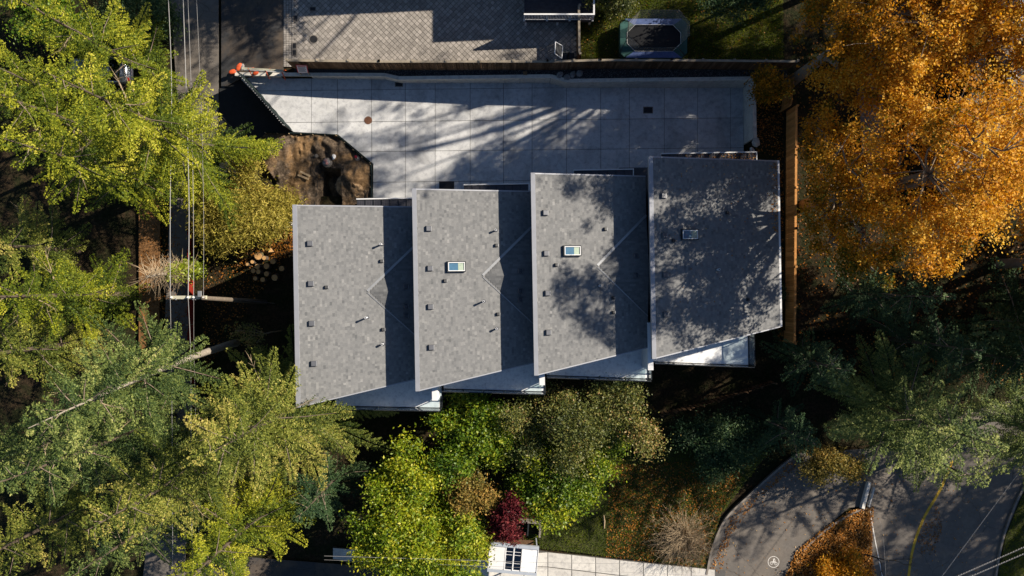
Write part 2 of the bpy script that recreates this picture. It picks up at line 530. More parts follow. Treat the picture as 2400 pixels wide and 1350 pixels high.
# road in the north west (two strips with a seam at x=512px)
street = sheet('street', poly_px([(396,-60),(512,-60),(512,300),(455,470),(452,950),(430,1400),(330,1400),(378,950),(398,480),(420,300)], -.16), M_roadpale, -.16)
o = sheet('driveway_apron', poly_px([(513,-60),(664,-60),(664,170),(640,170),(560,182),(513,205)], north=True), M_asphalt, lambda x, y: -.15 + .68*min(1, max(0, (x+21.6)/4.7)), thick=.1)
o = sheet('gate_apron', poly_px([(513,206),(560,183),(688,310),(600,330),(560,420),(513,420)], 0), M_newasphalt, -.1)
o = sheet('leafy_verge', poly_px([(325,380),(376,380),(372,800),(325,820)], -.1), simple('verge_leaves', (.21,.105,.04), .95, 0, .6, 3, .5), -.12)

# ---- paved neighbour driveway
drive = MB().prism(ccw([(p.x, p.y) for p in poly_px([(664,-70),(1352,-70),(1352,147),(690,147),(664,158)], north=True)]), zn(-.03), zn(.02)).build('paved_driveway', M_joint)
tag(drive, kind='structure')
def pavers():
    side, g = .285, .016
    field = [(p.x, p.y) for p in poly_px([(690,-60),(1350,-60),(1350,146),(690,146)], north=True)]
    c45 = math.sqrt(.5)
    holes = [WN(*h) for h in ((735,92),(692,43),(733,21),(690,108),(690,123))]
    cells = []
    for i in range(-90, 90):
        for j in range(-90, 90):
            u, v = i*side, j*side
            x, y = -4 + (u - v)*c45, 19 + (u + v)*c45
            if inside(x, y, field) and all((h.x-x)**2+(h.y-y)**2 > .012 for h in holes):
                cells.append((x, y))
    cells.sort(key=lambda c: c[1])
    h = (side - g)/2
    me = MB()
    a, b = h, h-.008
    me.add([(-a,-a,0),(a,-a,0),(a,a,0),(-a,a,0),(-b,-b,.03),(b,-b,.03),(b,b,.03),(-b,b,.03)],
           [(4,5,6,7),(0,1,5,4),(1,2,6,5),(2,3,7,6),(3,0,4,7)])
    me = me.mesh('paver', M_paver)
    for k, (x, y) in enumerate(cells[:300]):
        link('paver', me, drive, (x, y, zN(x)+.02+random.uniform(0, .006)), (0, -math.atan(.042), R(45)))
    rest = cells[300:]
    # border of small setts along the left edge
    V, Fq, T = [], [], []
    def blk(x, y, a, b, rot):
        ca, sa = math.cos(rot), math.sin(rot); k = len(V)
        dz = random.uniform(.045, .052)
        for zz, m in ((.0, 1), (dz, .94)):
            for sx, sy in ((-1,-1),(1,-1),(1,1),(-1,1)):
                X = x + (sx*a*ca - sy*b*sa)*m; Y = y + (sx*a*sa + sy*b*ca)*m
                V.append((X, Y, zN(X)+.02+zz-.02))
        for f in ((4,5,6,7),(0,1,5,4),(1,2,6,5),(2,3,7,6),(3,0,4,7)):
            Fq.append([k+i for i in f])
        t = random.random(); T.extend([t]*5)
    for x, y in rest: blk(x, y, h, h, R(45))
    for r in range(56):
        for c in range(4):
            p = WN(668+c*6.3, 155-r*4.2)
            blk(p.x, p.y, .085, .055, 0)
    o = link('paver_field', np_mesh('paver_field', np.array(V), np.array(Fq), M_paverjoined, np.array(T)), drive)
    tag(o, kind='stuff')
pavers()

lawn_poly = [(p.x, p.y) for p in poly_px([(1362,-70),(1835,-70),(1835,146),(1362,146)], north=True)]
o = MB().prism(ccw(lawn_poly), zn(-.06), zn(.0)).build('upper_lawn', M_lawn); tag(o, kind='structure')
o = MB().prism(ccw([(p.x, p.y) for p in poly_px([(690,160),(1250,160),(1845,160),(1845,187),(1322,190),(1290,182),(945,182),(905,176),(690,172)], north=True)]), zn(-.06), zn(.012)).build('gravel_strip', M_gravelbed); tag(o, kind='structure')

# ---- concrete pad made of single slabs
PAD = [(560,181),(905,187),(940,195),(1288,195),(1325,206),(1741,206),(1743,345),(1735,520),(874,520),(875,384),(792,315),(686,309)]
pad_poly = [(W(*p).x, W(*p).y) for p in PAD]
pad = MB().prism(ccw(pad_poly), -.35, -.02).build('concrete_pad', M_joint); tag(pad, kind='structure')
def slabs():
    xs = [540,730,791,871,950,1020,1102,1180,1247,1328,1408,1475,1557,1635,1712,1760]
    ys = [150,210,285,355,427,500,540]
    g = .016
    for i in range(len(xs)-1):
        for j in range(len(ys)-1):
            def Q(x, y): p = W(x, y - (x-900)*.0105); return (p.x, p.y)
            cell = [Q(xs[i], ys[j]), Q(xs[i+1], ys[j]), Q(xs[i+1], ys[j+1]), Q(xs[i], ys[j+1])]
            cx = sum(c[0] for c in cell)/4; cy = sum(c[1] for c in cell)/4
            cell = [(c[0] - g*np.sign(c[0]-cx), c[1] - g*np.sign(c[1]-cy)) for c in cell]
            poly = clip_convex(ccw(pad_poly), cell)
            if len(poly) < 3: continue
            dz = random.uniform(-.003, .003)
            MB().prism(ccw(poly), -.02, .012+dz).build('slab', M_slab, pad)
slabs()

# grates and manhole on the pad
def grate(px, py, w, d, label, z=.02, frame=M_kerb, bars=7, north=False):
    p = WN(px, py, .07) if north else W(px, py, z)
    t = empty('drain_grate', p, 0, label, 'drain grate')
    MB().box(-w/2-.05, w/2+.05, -d/2-.05, -d/2, -.03, .012).box(-w/2-.05, w/2+.05, d/2, d/2+.05, -.03, .012)\
        .box(-w/2-.05, -w/2, -d/2, d/2, -.03, .012).box(w/2, w/2+.05, -d/2, d/2, -.03, .012).build('frame', frame, t)
    m = MB().box(-w/2, w/2, -d/2, d/2, -.03, .002)
    m.build('pit', M_iron, t)
    bar = MB().box(-.018, .018, -d/2, d/2, .002, .018).mesh('bar', M_iron)
    for k in range(bars):
        link('bar', bar, t, (-w/2 + w*(k+.5)/bars, 0, 0))
    return t
grate(1519,258,.62,.40,'square drain grate with pale frame at the east end of the pad')
grate(935,198,.5,.25,'narrow drain grate tucked against the retaining wall')
grate(1047,434,1.0,.48,'large dark drain grate beside the second house roof', frame=M_iron, bars=14)
grate(733,21,.38,.24,'horizontal metal grate at the top of the paved driveway', north=True)
grate(692,43,.26,.36,'small upright metal grate near the driveway edge', north=True)
grate(690,107,.24,.36,'upper one of two grates in line by the driveway edge', north=True)
grate(690,123,.24,.36,'lower one of two grates in line by the driveway edge', north=True)
def manhole(p, r, mat, label, rim=None):
    t = empty('manhole_cover', p, 0, label, 'manhole')
    m = MB(); m.tube([(0,0,-.02),(0,0,.01)], r, 28); m.build('lid', mat, t)
    ring = [(math.cos(a), math.sin(a)) for a in np.linspace(0, 2*math.pi, 29)[:-1]]
    vs = [(x*r*1.02, y*r*1.02, .014) for x, y in ring] + [(x*r*1.16, y*r*1.16, .014) for x, y in ring]
    n = 28
    MB().add(vs, [(i, (i+1)%n, n+(i+1)%n, n+i) for i in range(n)]).build('rim', rim or M_kerb, t)
    rib = MB().box(-r*.7, r*.7, -.02, .02, .01, .018).mesh('rib', mat)
    for k in range(-3, 4): link('rib', rib, t, (0, k*r*.2, 0))
manhole(W(863,282,.015), .25, M_rust, 'rusty brown manhole cover in the concrete pad', M_rust)
manhole(WN(735,92,.075), .27, M_iron, 'round dark manhole cover in the paved driveway')

# ---- retaining wall with panels
def retaining():
    pts = [(p.x, p.y) for p in wall_base] + [(W(1744,338).x, W(1744,338).y)]
    base = empty('retaining_wall', (pts[0][0], pts[0][1], 0), 0, 'pale concrete retaining wall along the back of the pad', 'wall')
    bl = base.location
    for i in range(len(pts)-1):
        a, b = Vector(pts[i]), Vector(pts[i+1])
        L = (b-a).length; d = (b-a)/L; nrm = Vector((-d.y, d.x))
        n = max(1, round(L/1.08))
        for k in range(n):
            p, q = a + d*(L*k/n+.008), a + d*(L*(k+1)/n-.008)
            hp, hq = max(.12, zN(p.x)), max(.12, zN(q.x))
            m = MB(); t = .16
            o3 = lambda v, s, z: (v.x + nrm.x*s - bl.x, v.y + nrm.y*s - bl.y, z)
            m.add([o3(p,0,-.2),o3(q,0,-.2),o3(q,t,-.2),o3(p,t,-.2),o3(p,0,hp),o3(q,0,hq),o3(q,t,hq),o3(p,t,hp)],
                  [(3,2,1,0),(4,5,6,7),(0,1,5,4),(1,2,6,5),(2,3,7,6),(3,0,4,7)])
            m.build('panel', M_wallconc, base)
        # coping cap, 2 cm proud
        s0, s1 = -.03, .22
        hp, hq = max(.12, zN(a.x)), max(.12, zN(b.x))
        o3 = lambda v, s, z: (v.x + nrm.x*s - bl.x, v.y + nrm.y*s - bl.y, z)
        e = d*(-.0 if i == 0 else -.02)
        MB().add([o3(a+e,s0,hp+.003),o3(b,s0,hq+.003),o3(b,s1,hq+.003),o3(a+e,s1,hp+.003),o3(a+e,s0,hp+.09+.002*i),o3(b,s0,hq+.09+.002*i),o3(b,s1,hq+.09+.002*i),o3(a+e,s1,hp+.09+.002*i)],
                 [(3,2,1,0),(4,5,6,7),(0,1,5,4),(1,2,6,5),(2,3,7,6),(3,0,4,7)]).build('coping', M_wallconc, base)
retaining()

# ---- wooden fences
def board_fence(name, label, pts, height, mat, capmat, bw=.145, gap=.012, side=1, posts=2.4, cap=True, rails=True):
    """pts: world points with their base z; boards on one side, posts, rails, cap"""
    root = empty(name, pts[0], 0, label, 'fence')
    o = Vector(pts[0])
    bm = MB().box(-bw/2, bw/2, -.011, .011, 0, 1).mesh('board', mat)
    pm = MB().box(-.05, .05, -.05, .05, 0, 1).mesh('post', mat)
    acc = 0.0
    for i in range(len(pts)-1):
        a, b = Vector(pts[i]), Vector(pts[i+1])
        d = Vector((b.x-a.x, b.y-a.y)); L = d.length; d /= L
        rz = math.atan2(d.y, d.x)
        nrm = Vector((-d.y, d.x, 0))*side
        n = max(1, int(L/(bw+gap)))
        for k in range(n):
            t = (k+.5)/n
            p = a.lerp(b, t) - o
            ob = link('board', bm, root, (p.x+nrm.x*.045, p.y+nrm.y*.045, p.z+.03), (0, random.uniform(-.006,.006), rz), (1, 1, height+random.uniform(-.015,.01)))
        m = max(1, round(L/posts))
        for k in range(m+1):
            p = a.lerp(b, k/m) - o
            link('post', pm, root, (p.x-nrm.x*.03, p.y-nrm.y*.03, p.z-.3), (0,0,rz), (1,1,height+.3+.03))
            if cap:
                MBc = MB().obox((p.x-nrm.x*.03, p.y-nrm.y*.03, p.z+height+.085), Vector((d.x,d.y,0))*.075, nrm*.075, (0,0,.03))
                MBc.build('post_cap', capmat, root)
        if rails:
            for hh in (.35, height-.3):
                c = (a+b)/2 - o
                sl3 = (b-a)/2
                MB().obox((c.x-nrm.x*-.008, c.y-nrm.y*-.008, c.z+hh), sl3, nrm*.019, (0,0,.045)).build('rail', mat, root)
        if cap:
            c = (a+b)/2 - o
            MB().obox((c.x+nrm.x*.02, c.y+nrm.y*.02, c.z+height+.04), (b-a)/2, nrm*.075, (0,0,.018)).build('cap_rail', capmat, root)
    return root
def NP(px, py): return WN(px, py)
board_fence('wooden_fence', 'long weathered brown board fence above the retaining wall', [NP(690,160), NP(900,163), NP(1280,163), NP(1400,160), NP(1560,160), NP(1845,163)], 1.75, M_oldwood, M_caprail, .15, .012, -1)
e0 = [W(1836,192,1.75), W(1829,262,1.75)]
board_fence('cedar_fence', 'short new cedar fence piece at the top of the side yard', e0, 1.8, M_cedar, M_cedar, .145, .012, 1, cap=False)
board_fence('cedar_fence', 'long bright new cedar fence beside the easternmost house', [W(1842,264,1.75), W(1840,540,1.7), W(1838,800,1.6)], 1.8, M_cedar, M_cedar, .145, .012, -1, cap=True)
board_fence('wooden_fence', 'narrow dark wooden divider between paved driveway and lawn', [WN(1353,145), WN(1352,36)], 1.7, M_oldwood, M_caprail, .15, .012, 1)
board_fence('wooden_fence', 'low dark wooden fence in the shade below the white decks', [W(1545,968,GZ), W(1640,945,GZ), W(1805,893,GZ)], 1.2, M_oldwood, M_caprail, .18, .12, 1, 1.2, cap=False)

# ---- dark screened gate fence and the low silt edging round the dug-up corner
def screen_fence():
    a, b = W(579,186,0), W(687,309,0)
    root = empty('screened_fence', a, 0, 'black fabric screened site fence at the pad entrance', 'fence')
    d = b - a; n = 6
    h = 1.95
    for k in range(n+1):
        p = d*(k/n)
        MB().tube([(p.x, p.y, 0), (p.x, p.y, h+.06)], .03, 8).build('post', M_darkmetal, root)
        MB().tube([(p.x, p.y, h+.06), (p.x, p.y, h+.1)], [.045,.01], 8).build('post_cap', M_flash, root)
    MB().tube([(0,0,h), (d.x,d.y,h)], .025, 6).build('top_rail', M_darkmetal, root)
    v, f = [], []
    N = 48
    nr = Vector((-d.y, d.x, 0)).normalized()
    for i in range(N+1):
        for j in range(5):
            p = d*(i/N) + nr*(.05 + .02*math.sin(i*.9+j))
            v.append((p.x, p.y, .03 + (h-.05)*j/4))
    for i in range(N):
        for j in range(4):
            f.append((i*5+j, (i+1)*5+j, (i+1)*5+j+1, i*5+j+1))
    MB().add(v, f).build('screen', M_blackfab, root)
    tie = MB().box(-.02,.02,-.02,.02,-.02,.02).mesh('tie', M_porcelain)
    for k in range(26):
        p = d*((k+.5)/26)
        link('tie', tie, root, (p.x-nr.x*.03, p.y-nr.y*.03, h+.02))
screen_fence()
def silt_edge():
    pts = [W(625,309), W(792,316), W(873,384), W(874,468)]
    root = empty('silt_edging', pts[0], 0, 'low black silt edging around the dug-up corner', 'edging')
    o = pts[0]
    for i in range(3):
        a, b = pts[i]-o, pts[i+1]-o
        c = (a+b)/2; d = (b-a)/2; nr = Vector((-d.y, d.x, 0)).normalized()
        MB().obox((c.x-nr.x*.06, c.y-nr.y*.06, .14), d, nr*.035, (0,0,.17)).build('board', M_blackfab, root)
        n = int(d.length*2/.8)
        for k in range(n+1):
            p = a.lerp(b, k/max(1,n))
            MB().obox((p.x-nr.x*.13, p.y-nr.y*.13, .16), (.025,0,0), (0,.025,0), (0,0,.2)).build('stake', M_plank, root)
silt_edge()

# ---- dug dirt with trench and mound
def dirt():
    outline = [(598,345),(622,312),(788,319),(868,387),(870,478),(700,482),(655,440)]
    poly = [(W(*p).x, W(*p).y) for p in outline]
    xs = [p[0] for p in poly]; ys = [p[1] for p in poly]
    nx, ny = 140, 90
    X, Y = np.meshgrid(np.linspace(min(xs), max(xs), nx), np.linspace(min(ys)-.6, max(ys), ny), indexing='ij')
    Z = np.full(X.shape, .02)
    def bumpz(px, py, r, h, sy=1.0):
        p = W(px, py); d2 = ((X-p.x)/r)**2 + ((Y-p.y)/(r*sy))**2
        return h*np.exp(-d2)
    Z += bumpz(825,430,1.1,.75,.8) + bumpz(805,365,.9,.35) + bumpz(660,345,1.3,.18) + bumpz(740,330,1.5,.12) + bumpz(850,410,.7,.3)
    rs = np.random.RandomState(3)
    for _ in range(520):
        px, py = rs.uniform(600,870), rs.uniform(312,480)
        Z += bumpz(px, py, rs.uniform(.08,.35), rs.uniform(-.13,.13), rs.uniform(.5,2))
    p = W(776,450); hole = np.clip(1.25 - np.maximum(np.abs(X-p.x)/.62, np.abs(Y-p.y)/1.35), 0, .25)/.25
    Z -= hole*1.6
    p = W(752,430); h2 = np.clip(1.2 - np.maximum(np.abs(X-p.x-.1*np.sin(Y*3))/.22, np.abs(Y-p.y)/1.6), 0, .3)/.3
    Z -= h2*.5
    V = np.stack([X, Y, Z], -1).reshape(-1, 3)
    idx = np.arange(nx*ny).reshape(nx, ny)
    Fq = np.stack([idx[:-1,:-1], idx[1:,:-1], idx[1:,1:], idx[:-1,1:]], -1).reshape(-1, 4)
    cx = V[Fq].mean(1)
    keep = np_inside(cx[:,0], cx[:,1], poly)
    me = np_mesh('dug_soil', V, Fq[keep], M_dirtmix)
    me.polygons.foreach_set('use_smooth', [True]*len(me.polygons))
    o = link('dug_soil', me); tag(o, kind='structure')
def dirtmix():
    m, n, l, b = new_mat('dug_dirt_mix')
    p = world_pos(n)
    f = noise(n, l, .55, 6, .6, p, .5); g = noise(n, l, 6, 7, .75, p, .4)
    c1 = ramp(n, l, g, [(.3, (.028,.021,.015)), (.5, (.10,.074,.052)), (.72, (.23,.175,.13))])
    c2 = ramp(n, l, g, [(.3, (.13,.075,.035)), (.5, (.27,.165,.08)), (.72, (.40,.26,.14))])
    k = ramp(n, l, f, [(.48, (0,0,0)), (.60, (1,1,1))])
    l.new(mixc(n, l, k, c1, c2), b.inputs['Base Color'])
    b.inputs['Roughness'].default_value = .95; b.inputs['Specular IOR Level'].default_value = .1
    bump(n, l, b, g, 1.0, .08)
    return m
M_dirtmix = dirtmix()
dirt()

# ------------------------------------------------------------------ the four row houses
M_shinglegrey = simple('flange_grey', (.17,.17,.17), .9, 0, .2, 10)
ZH, SLOPE = 8.8, 0.253
ROT = R(1.0)
def roofL(u): return 12.15 - .195*u
def shingle_boxes(cells):
    """cells: list of 4 top corners (3d) ordered, the butt edge between corners 1 and 2"""
    A = np.array(cells)                      # n,4,3
    n = len(A)
    nrm = unit(np.cross(A[:,1]-A[:,0], A[:,3]-A[:,0]))
    nrm *= np.sign(nrm[:,2:3])
    rs = np.random.RandomState(len(A))
    th = np.full((n,1), .005)
    top = A.copy()
    top[:,1] += nrm*th; top[:,2] += nrm*th
    top[:,0] += nrm*.002; top[:,3] += nrm*.002
    V = np.concatenate([A, top], 1).reshape(-1, 3)
    b = (np.arange(n)*8)[:,None]
    Fq = np.concatenate([b+np.array(f)[None] for f in ((4,5,6,7),(1,2,6,5),(0,1,5,4),(2,3,7,6))], 1).reshape(-1, 4)
    return V, Fq
def house(idx, tl, w, skylight, vents, smalls, pipes, darks, deck, canopy, label, cricket=True):
    root = empty('row_house', (tl[0], tl[1], GZ), ROT, label, 'house', None)
    M = Matrix.Translation((tl[0], tl[1], 0)) @ Matrix.Rotation(ROT, 4, 'Z')
    Mi = M.inverted()
    base = -GZ
    rz = lambda u: ZH - SLOPE*u
    apex_u = {0: 4.09, 1: 4.02, 2: 3.94, 3: 4.0}[idx]
    vc = {0: 5.28, 1: 5.28, 2: 5.62, 3: 5.5}[idx]
    half = (w - apex_u)*1.0
    sc = (SLOPE - .06)
    rid = rz(apex_u) + .0
    def loc(px, py):                          # photo pixel -> house coordinates on the roof plane
        z = 8.0
        for _ in range(20):
            q = Mi @ W(px, py, z); z = rz(q.x)
            if cricket and q.x > apex_u:
                t = abs(-q.y - vc)
                z = max(z, rid - .06*(q.x-apex_u) - t*sc)
        return Vector((q.x, q.y, z + base))
    # walls
    wl = MB(); e = .3
    poly = [(e, -.7), (w - (.0 if idx < 3 else .5), -.7), (w - (.0 if idx < 3 else .5), -9.2), (e, -9.2)]
    wl.prism(ccw(poly), 0, lambda x, y: rz(x) - .28 + base)
    wl.build('wall', M_siding, root)
    # roof deck
    rf = MB()
    P = [(0, 0), (w, 0), (w, -roofL(w)), (0, -roofL(0))]
    rf.prism(ccw(P), lambda x, y: rz(x) - .24 + base, lambda x, y: rz(x) - .004 + base)
    roof = rf.build('roof', M_shinglegrey, root)
    # shingles
    cells, tint = [], []
    rs = np.random.RandomState(50+idx)
    exp_ = .142
    n = int(w/exp_)+1
    for i in range(n):
        u0, u1 = max(.1, i*exp_ - .01), min(w, (i+1)*exp_)
        if u1 <= u0: continue
        v = .02 - rs.uniform(0, .3); vend = roofL(u1) - .03
        while v < vend:
            dv = rs.choice([.13, .17, .22])
            a, b = max(v, .03), min(v+dv-.0005, vend)
            if b > a + .02:
                cells.append([(u0, -a, rz(u0)+base), (u1, -a, rz(u1)+base), (u1, -b, rz(u1)+base), (u0, -b, rz(u0)+base)])
                tint.append(np.clip(rs.normal(.5, .17), 0, 1))
            v += dv
    if cricket:
        zc = lambda u, t: rid - .06*(u-apex_u) - t*sc
        for sgn in (-1, 1):
            nn = int(half/exp_)
            for i in range(nn):
                t0, t1 = i*exp_, (i+1)*exp_
                us = apex_u + (w-apex_u)*t1/half
                u = us - rs.uniform(0, .2) 
                while u < w:
                    du = rs.choice([.2, .28, .36])
                    a, b = max(u, us), min(u+du-.0005, w)
                    if b > a + .02:
                        cells.append([(a, -(vc+sgn*t0), zc(a, t0)+base+.004), (a, -(vc+sgn*t1), zc(a, t1)+base+.004), (b, -(vc+sgn*t1), zc(b, t1)+base+.004), (b, -(vc+sgn*t0), zc(b, t0)+base+.004)])
                        tint.append(np.clip(rs.normal(.14, .12), 0, 1))
                    u += du
    V, Fq = shingle_boxes(cells)
    sh = link('shingles', np_mesh('shingles', V, Fq, M_shingle, np.repeat(np.array(tint), 4)), roof)
    tag(sh, kind='stuff')
    if cricket:
        tri = MB()
        zc0 = rz(apex_u)+base-.01; zw = rz(w)+base-.01
        tri.add([(apex_u, -vc, zc0), (w, -vc, zc0-.06*(w-apex_u)), (w, -(vc-half), zw), (w, -(vc+half), zw)], [(0,1,2),(0,3,1)])
        tri.build('cricket', M_shinglegrey, roof)
        for sgn in (-1, 1):
            a = Vector((apex_u-.05, -vc - sgn*.05, rz(apex_u-.05)+base+.03)); b = Vector((w, -(vc+sgn*half), rz(w)+base+.03))
            d = (b-a)/2; side = Vector((-d.y, d.x, 0)).normalized()*(.075 if sgn < 0 else .03)
            MB().obox((a+b)/2, d, side, (0,0,.008)).build('valley_flashing', M_flash, roof)
    # coping on the high edge, drip edges
    MB().add([(-.16,0.06,ZH+base-.3),(.1,0.06,ZH+base-.3),(.1,-roofL(0)-.03,ZH+base-.3),(-.16,-roofL(0)-.03,ZH+base-.3),
              (-.16,0.06,ZH+base+.05),(.1,0.06,ZH+base+.03),(.1,-roofL(0)-.03,ZH+base+.03),(-.16,-roofL(0)-.03,ZH+base+.05)],
             [(3,2,1,0),(4,5,6,7),(0,1,5,4),(1,2,6,5),(2,3,7,6),(3,0,4,7)]).build('high_coping', M_coping, roof)
    MB().add([(.1,.05,rz(.1)+base-.2),(w,.05,rz(w)+base-.2),(w,.0,rz(w)+base-.2),(.1,.0,rz(.1)+base-.2),
              (.1,.05,rz(.1)+base+.02),(w,.05,rz(w)+base+.02),(w,-.03,rz(w)+base+.02),(.1,-.03,rz(.1)+base+.02)],
             [(3,2,1,0),(4,5,6,7),(0,1,5,4),(1,2,6,5),(2,3,7,6),(3,0,4,7)]).build('drip_edge', M_coping, roof)
    a, b = (.1, -roofL(.1)), (w, -roofL(w))
    MB().add([(a[0],a[1]-.04,rz(.1)+base-.2),(b[0],b[1]-.04,rz(w)+base-.2),(b[0],b[1],rz(w)+base-.2),(a[0],a[1],rz(.1)+base-.2),
              (a[0],a[1]-.04,rz(.1)+base+.02),(b[0],b[1]-.04,rz(w)+base+.02),(b[0],b[1]+.03,rz(w)+base+.02),(a[0],a[1]+.03,rz(.1)+base+.02)],
             [(3,2,1,0),(4,5,6,7),(0,1,5,4),(1,2,6,5),(2,3,7,6),(3,0,4,7)]).build('fascia', M_coping, roof)
    if idx == 3:
        MB().box(w+.004, w+.12, -roofL(w), .05, rz(w)+base-.22, rz(w)+base+.005).build('gutter', M_whitepaint, roof)
    # skylight
    if skylight:
        p = loc(*skylight); tilt = math.atan(SLOPE)
        lw, ld = .57, .33
        f = MB()
        for x0, x1, y0, y1 in ((-lw,lw,-ld,-ld+.06),(-lw,lw,ld-.06,ld),(-lw,-lw+.06,-ld+.06,ld-.06),(lw-.06,lw,-ld+.06,ld-.06)):
            f.box(x0, x1, y0, y1, 0, .17)
        sk = f.build('skylight', M_darkmetal, root); sk.location = p; sk.rotation_euler = (0, tilt, 0)
        f = MB()
        for x0, x1, y0, y1 in ((-lw+.06,lw-.06,-ld+.06,-ld+.1),(-lw+.06,lw-.06,ld-.1,ld-.06),(-lw+.06,-lw+.1,-ld+.1,ld-.1),(lw-.1,lw-.06,-ld+.1,ld-.1)):
            f.box(x0, x1, y0, y1, .02, .19)
        f.build('white_shaft', M_whitepaint, sk)
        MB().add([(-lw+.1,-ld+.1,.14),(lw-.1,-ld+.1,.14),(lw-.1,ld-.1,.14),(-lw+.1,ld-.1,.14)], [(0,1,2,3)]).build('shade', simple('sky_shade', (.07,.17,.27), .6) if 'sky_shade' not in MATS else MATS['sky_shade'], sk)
        MB().add([(.1,-ld+.1,.145),(lw-.1,-ld+.1,.145),(lw-.1,ld-.1,.145),(.1,ld-.1,.145)], [(0,1,2,3)]).build('painted_lit_shaft', simple('painted_lit_shaft', (.46,.52,.40), .6) if 'painted_lit_shaft' not in MATS else MATS['painted_lit_shaft'], sk)  # flat pale panel, the sunlit part of the shaft put into its colour
        MB().add([(-lw+.06,-ld+.06,.165),(lw-.06,-ld+.06,.165),(lw-.06,ld-.06,.165),(-lw+.06,ld-.06,.165)], [(0,1,2,3)]).build('glass', M_skyglass, sk)
    # vents
    def box_vent(p, s, mat):
        m = MB(); a = s; b = s*.82
        m.add([(-a,-a,0),(a,-a,0),(a,a,0),(-a,a,0),(-a,-a,.13),(a,-a,.10),(a,a,.10),(-a,a,.13),(-b,-b,.17),(b,-b,.14),(b,b,.14),(-b,b,.17)],
              [(0,1,5,4),(1,2,6,5),(2,3,7,6),(3,0,4,7),(4,5,9,8),(5,6,10,9),(6,7,11,10),(7,4,8,11),(8,9,10,11)])
        v = m.build('roof_vent', mat, root); v.location = p; v.rotation_euler = (0, math.atan(SLOPE), 0)
        MB().box(-a*1.1, a*1.55, -a*1.2, a*1.2, .012, .02).build('flange', M_shinglegrey, v)
        MB().box(a+.002, a+.035, -a*.9, a*.9, .02, .07).build('louvre', M_flash, v)
    for q in vents: box_vent(loc(*q), .16, M_ventmetal)
    for q in smalls: box_vent(loc(*q), .095, M_blackplastic)
    for q in darks: box_vent(loc(*q), .13, M_ventmetal)
    for q in pipes:
        p = loc(*q[:2]); h = q[2] if len(q) > 2 else .5
        v = MB().tube([(0,0,-.05),(0,0,h)], .055, 12).build('vent_pipe', M_pipe, root); v.location = p
        MB().tube([(0,0,h-.1),(0,0,h+.004)], [.07,.07], 12).build('collar', M_pipe, v)
        MB().tube([(0,0,h+.005),(0,0,h+.008)], .045, 12).build('opening', M_blackplastic, v)
        MB().tube([(0,0,-.02),(0,0,.06)], [.13,.07], 12).build('boot', M_ventmetal, v)
    # deck
    uL, uR, vL, vR = deck
    zd = 5.0 + base
    dk = MB().prism(ccw([(uL,-9.25),(uR,-9.25),(uR,-vR),(uL,-vL)]), zd-.3, zd).build('deck', M_membrane, root)
    MB().prism(ccw([(uL,-9.2),(uR,-9.2),(uR,-vR+.35),(uL,-vL+.35)]), 0, zd-.3).build('lower_wall', M_siding, root)
    def rail(a, b, n):
        a, b = Vector((*a, zd)), Vector((*b, zd)); d = (b-a); nr = Vector((-d.y, d.x, 0)).normalized()
        for k in range(n):
            p, q = a + d*(k/n), a + d*((k+1)/n)
            c = (p+q)/2; c.z += .62
            MB().obox(c, (q-p)/2*.97, nr*.006, (0,0,.5)).build('glass_panel', M_glass, dk)
        for k in range(n+1):
            p = a + d*(k/n)
            MB().box(p.x-.025, p.x+.025, p.y-.025, p.y+.025, zd-.2, zd+1.1).build('rail_post', M_darkmetal, dk)
        c = (a+b)/2; c.z += 1.125
        MB().obox(c, d/2, nr*.025, (0,0,.02)).build('handrail', M_darkmetal, dk)
        c = (a+b)/2; c.z -= .14
        MB().obox(c, d/2, nr*.03, (0,0,.17)).build('deck_trim', M_darkmetal, dk)
    rail((uL, -vL-.035), (uR, -vR-.035), 5)
    rail((uR+.035, -vR+.06), (uR+.035, -12.25 if idx < 3 else -9.4), 1 if idx < 3 else 2)
    if idx < 3:
        MB().box(uR-.36, uR-.02, -12.2, -9.2, zd+.004, 7.05+base).build('privacy_wall', M_whitepaint, root)
    # street canopy
    cu0, cu1, cv = canopy
    zc_ = 3.1 + base
    cp = MB().prism(ccw([(cu0,-.7),(cu1,-.7),(cu1,cv),(cu0,cv)]), zc_-.12, zc_-.02).build('canopy', M_awning, root)
    npan = int((cu1-cu0)/.52); pw = (cu1-cu0)/npan
    pm = MB()
    pm.box(0.01, pw-.01, -.7, cv-.06, zc_-.02, zc_)
    for k in range(5): pm.box(pw*(k+.3)/5, pw*(k+.55)/5, -.7, cv-.06, zc_+.0, zc_+.02)
    pm = pm.mesh('roof_panel', M_awning)
    seam = MB().box(-.014, .014, -.7, cv-.06, zc_, zc_+.05).mesh('seam', M_darkmetal)
    for k in range(npan):
        link('roof_panel', pm, cp, (cu0+k*pw, 0, 0))
        link('seam', seam, cp, (cu0+k*pw, 0, 0))
    MB().box(cu0-.03, cu1+.03, cv-.05, cv+.03, zc_-.2, zc_+.08).build('white_fascia', M_whitepaint, cp)
    MB().box(cu1+.032, cu1+.09, -.7, cv+.03, zc_-.2, zc_+.08).build('end_fascia', M_whitepaint, cp)
    if idx == 3:
        MB().box(-1.0, 1.2, -.7, cv-.9, zc_-.4, zc_-.15).build('entry_roof', M_siding, root)
    # garage door and windows
    g = MB().box(cu0+.4, cu0+3.2, -.69, -.66, .35, 2.55).build('garage_door', M_houseblue, root)
    gp = MB().box(cu0+.45, cu0+3.15, -.66, -.645, 0, .48).mesh('door_panel', M_houseblue)
    for k in range(4): link('door_panel', gp, g, (0, 0, .4+k*.53))
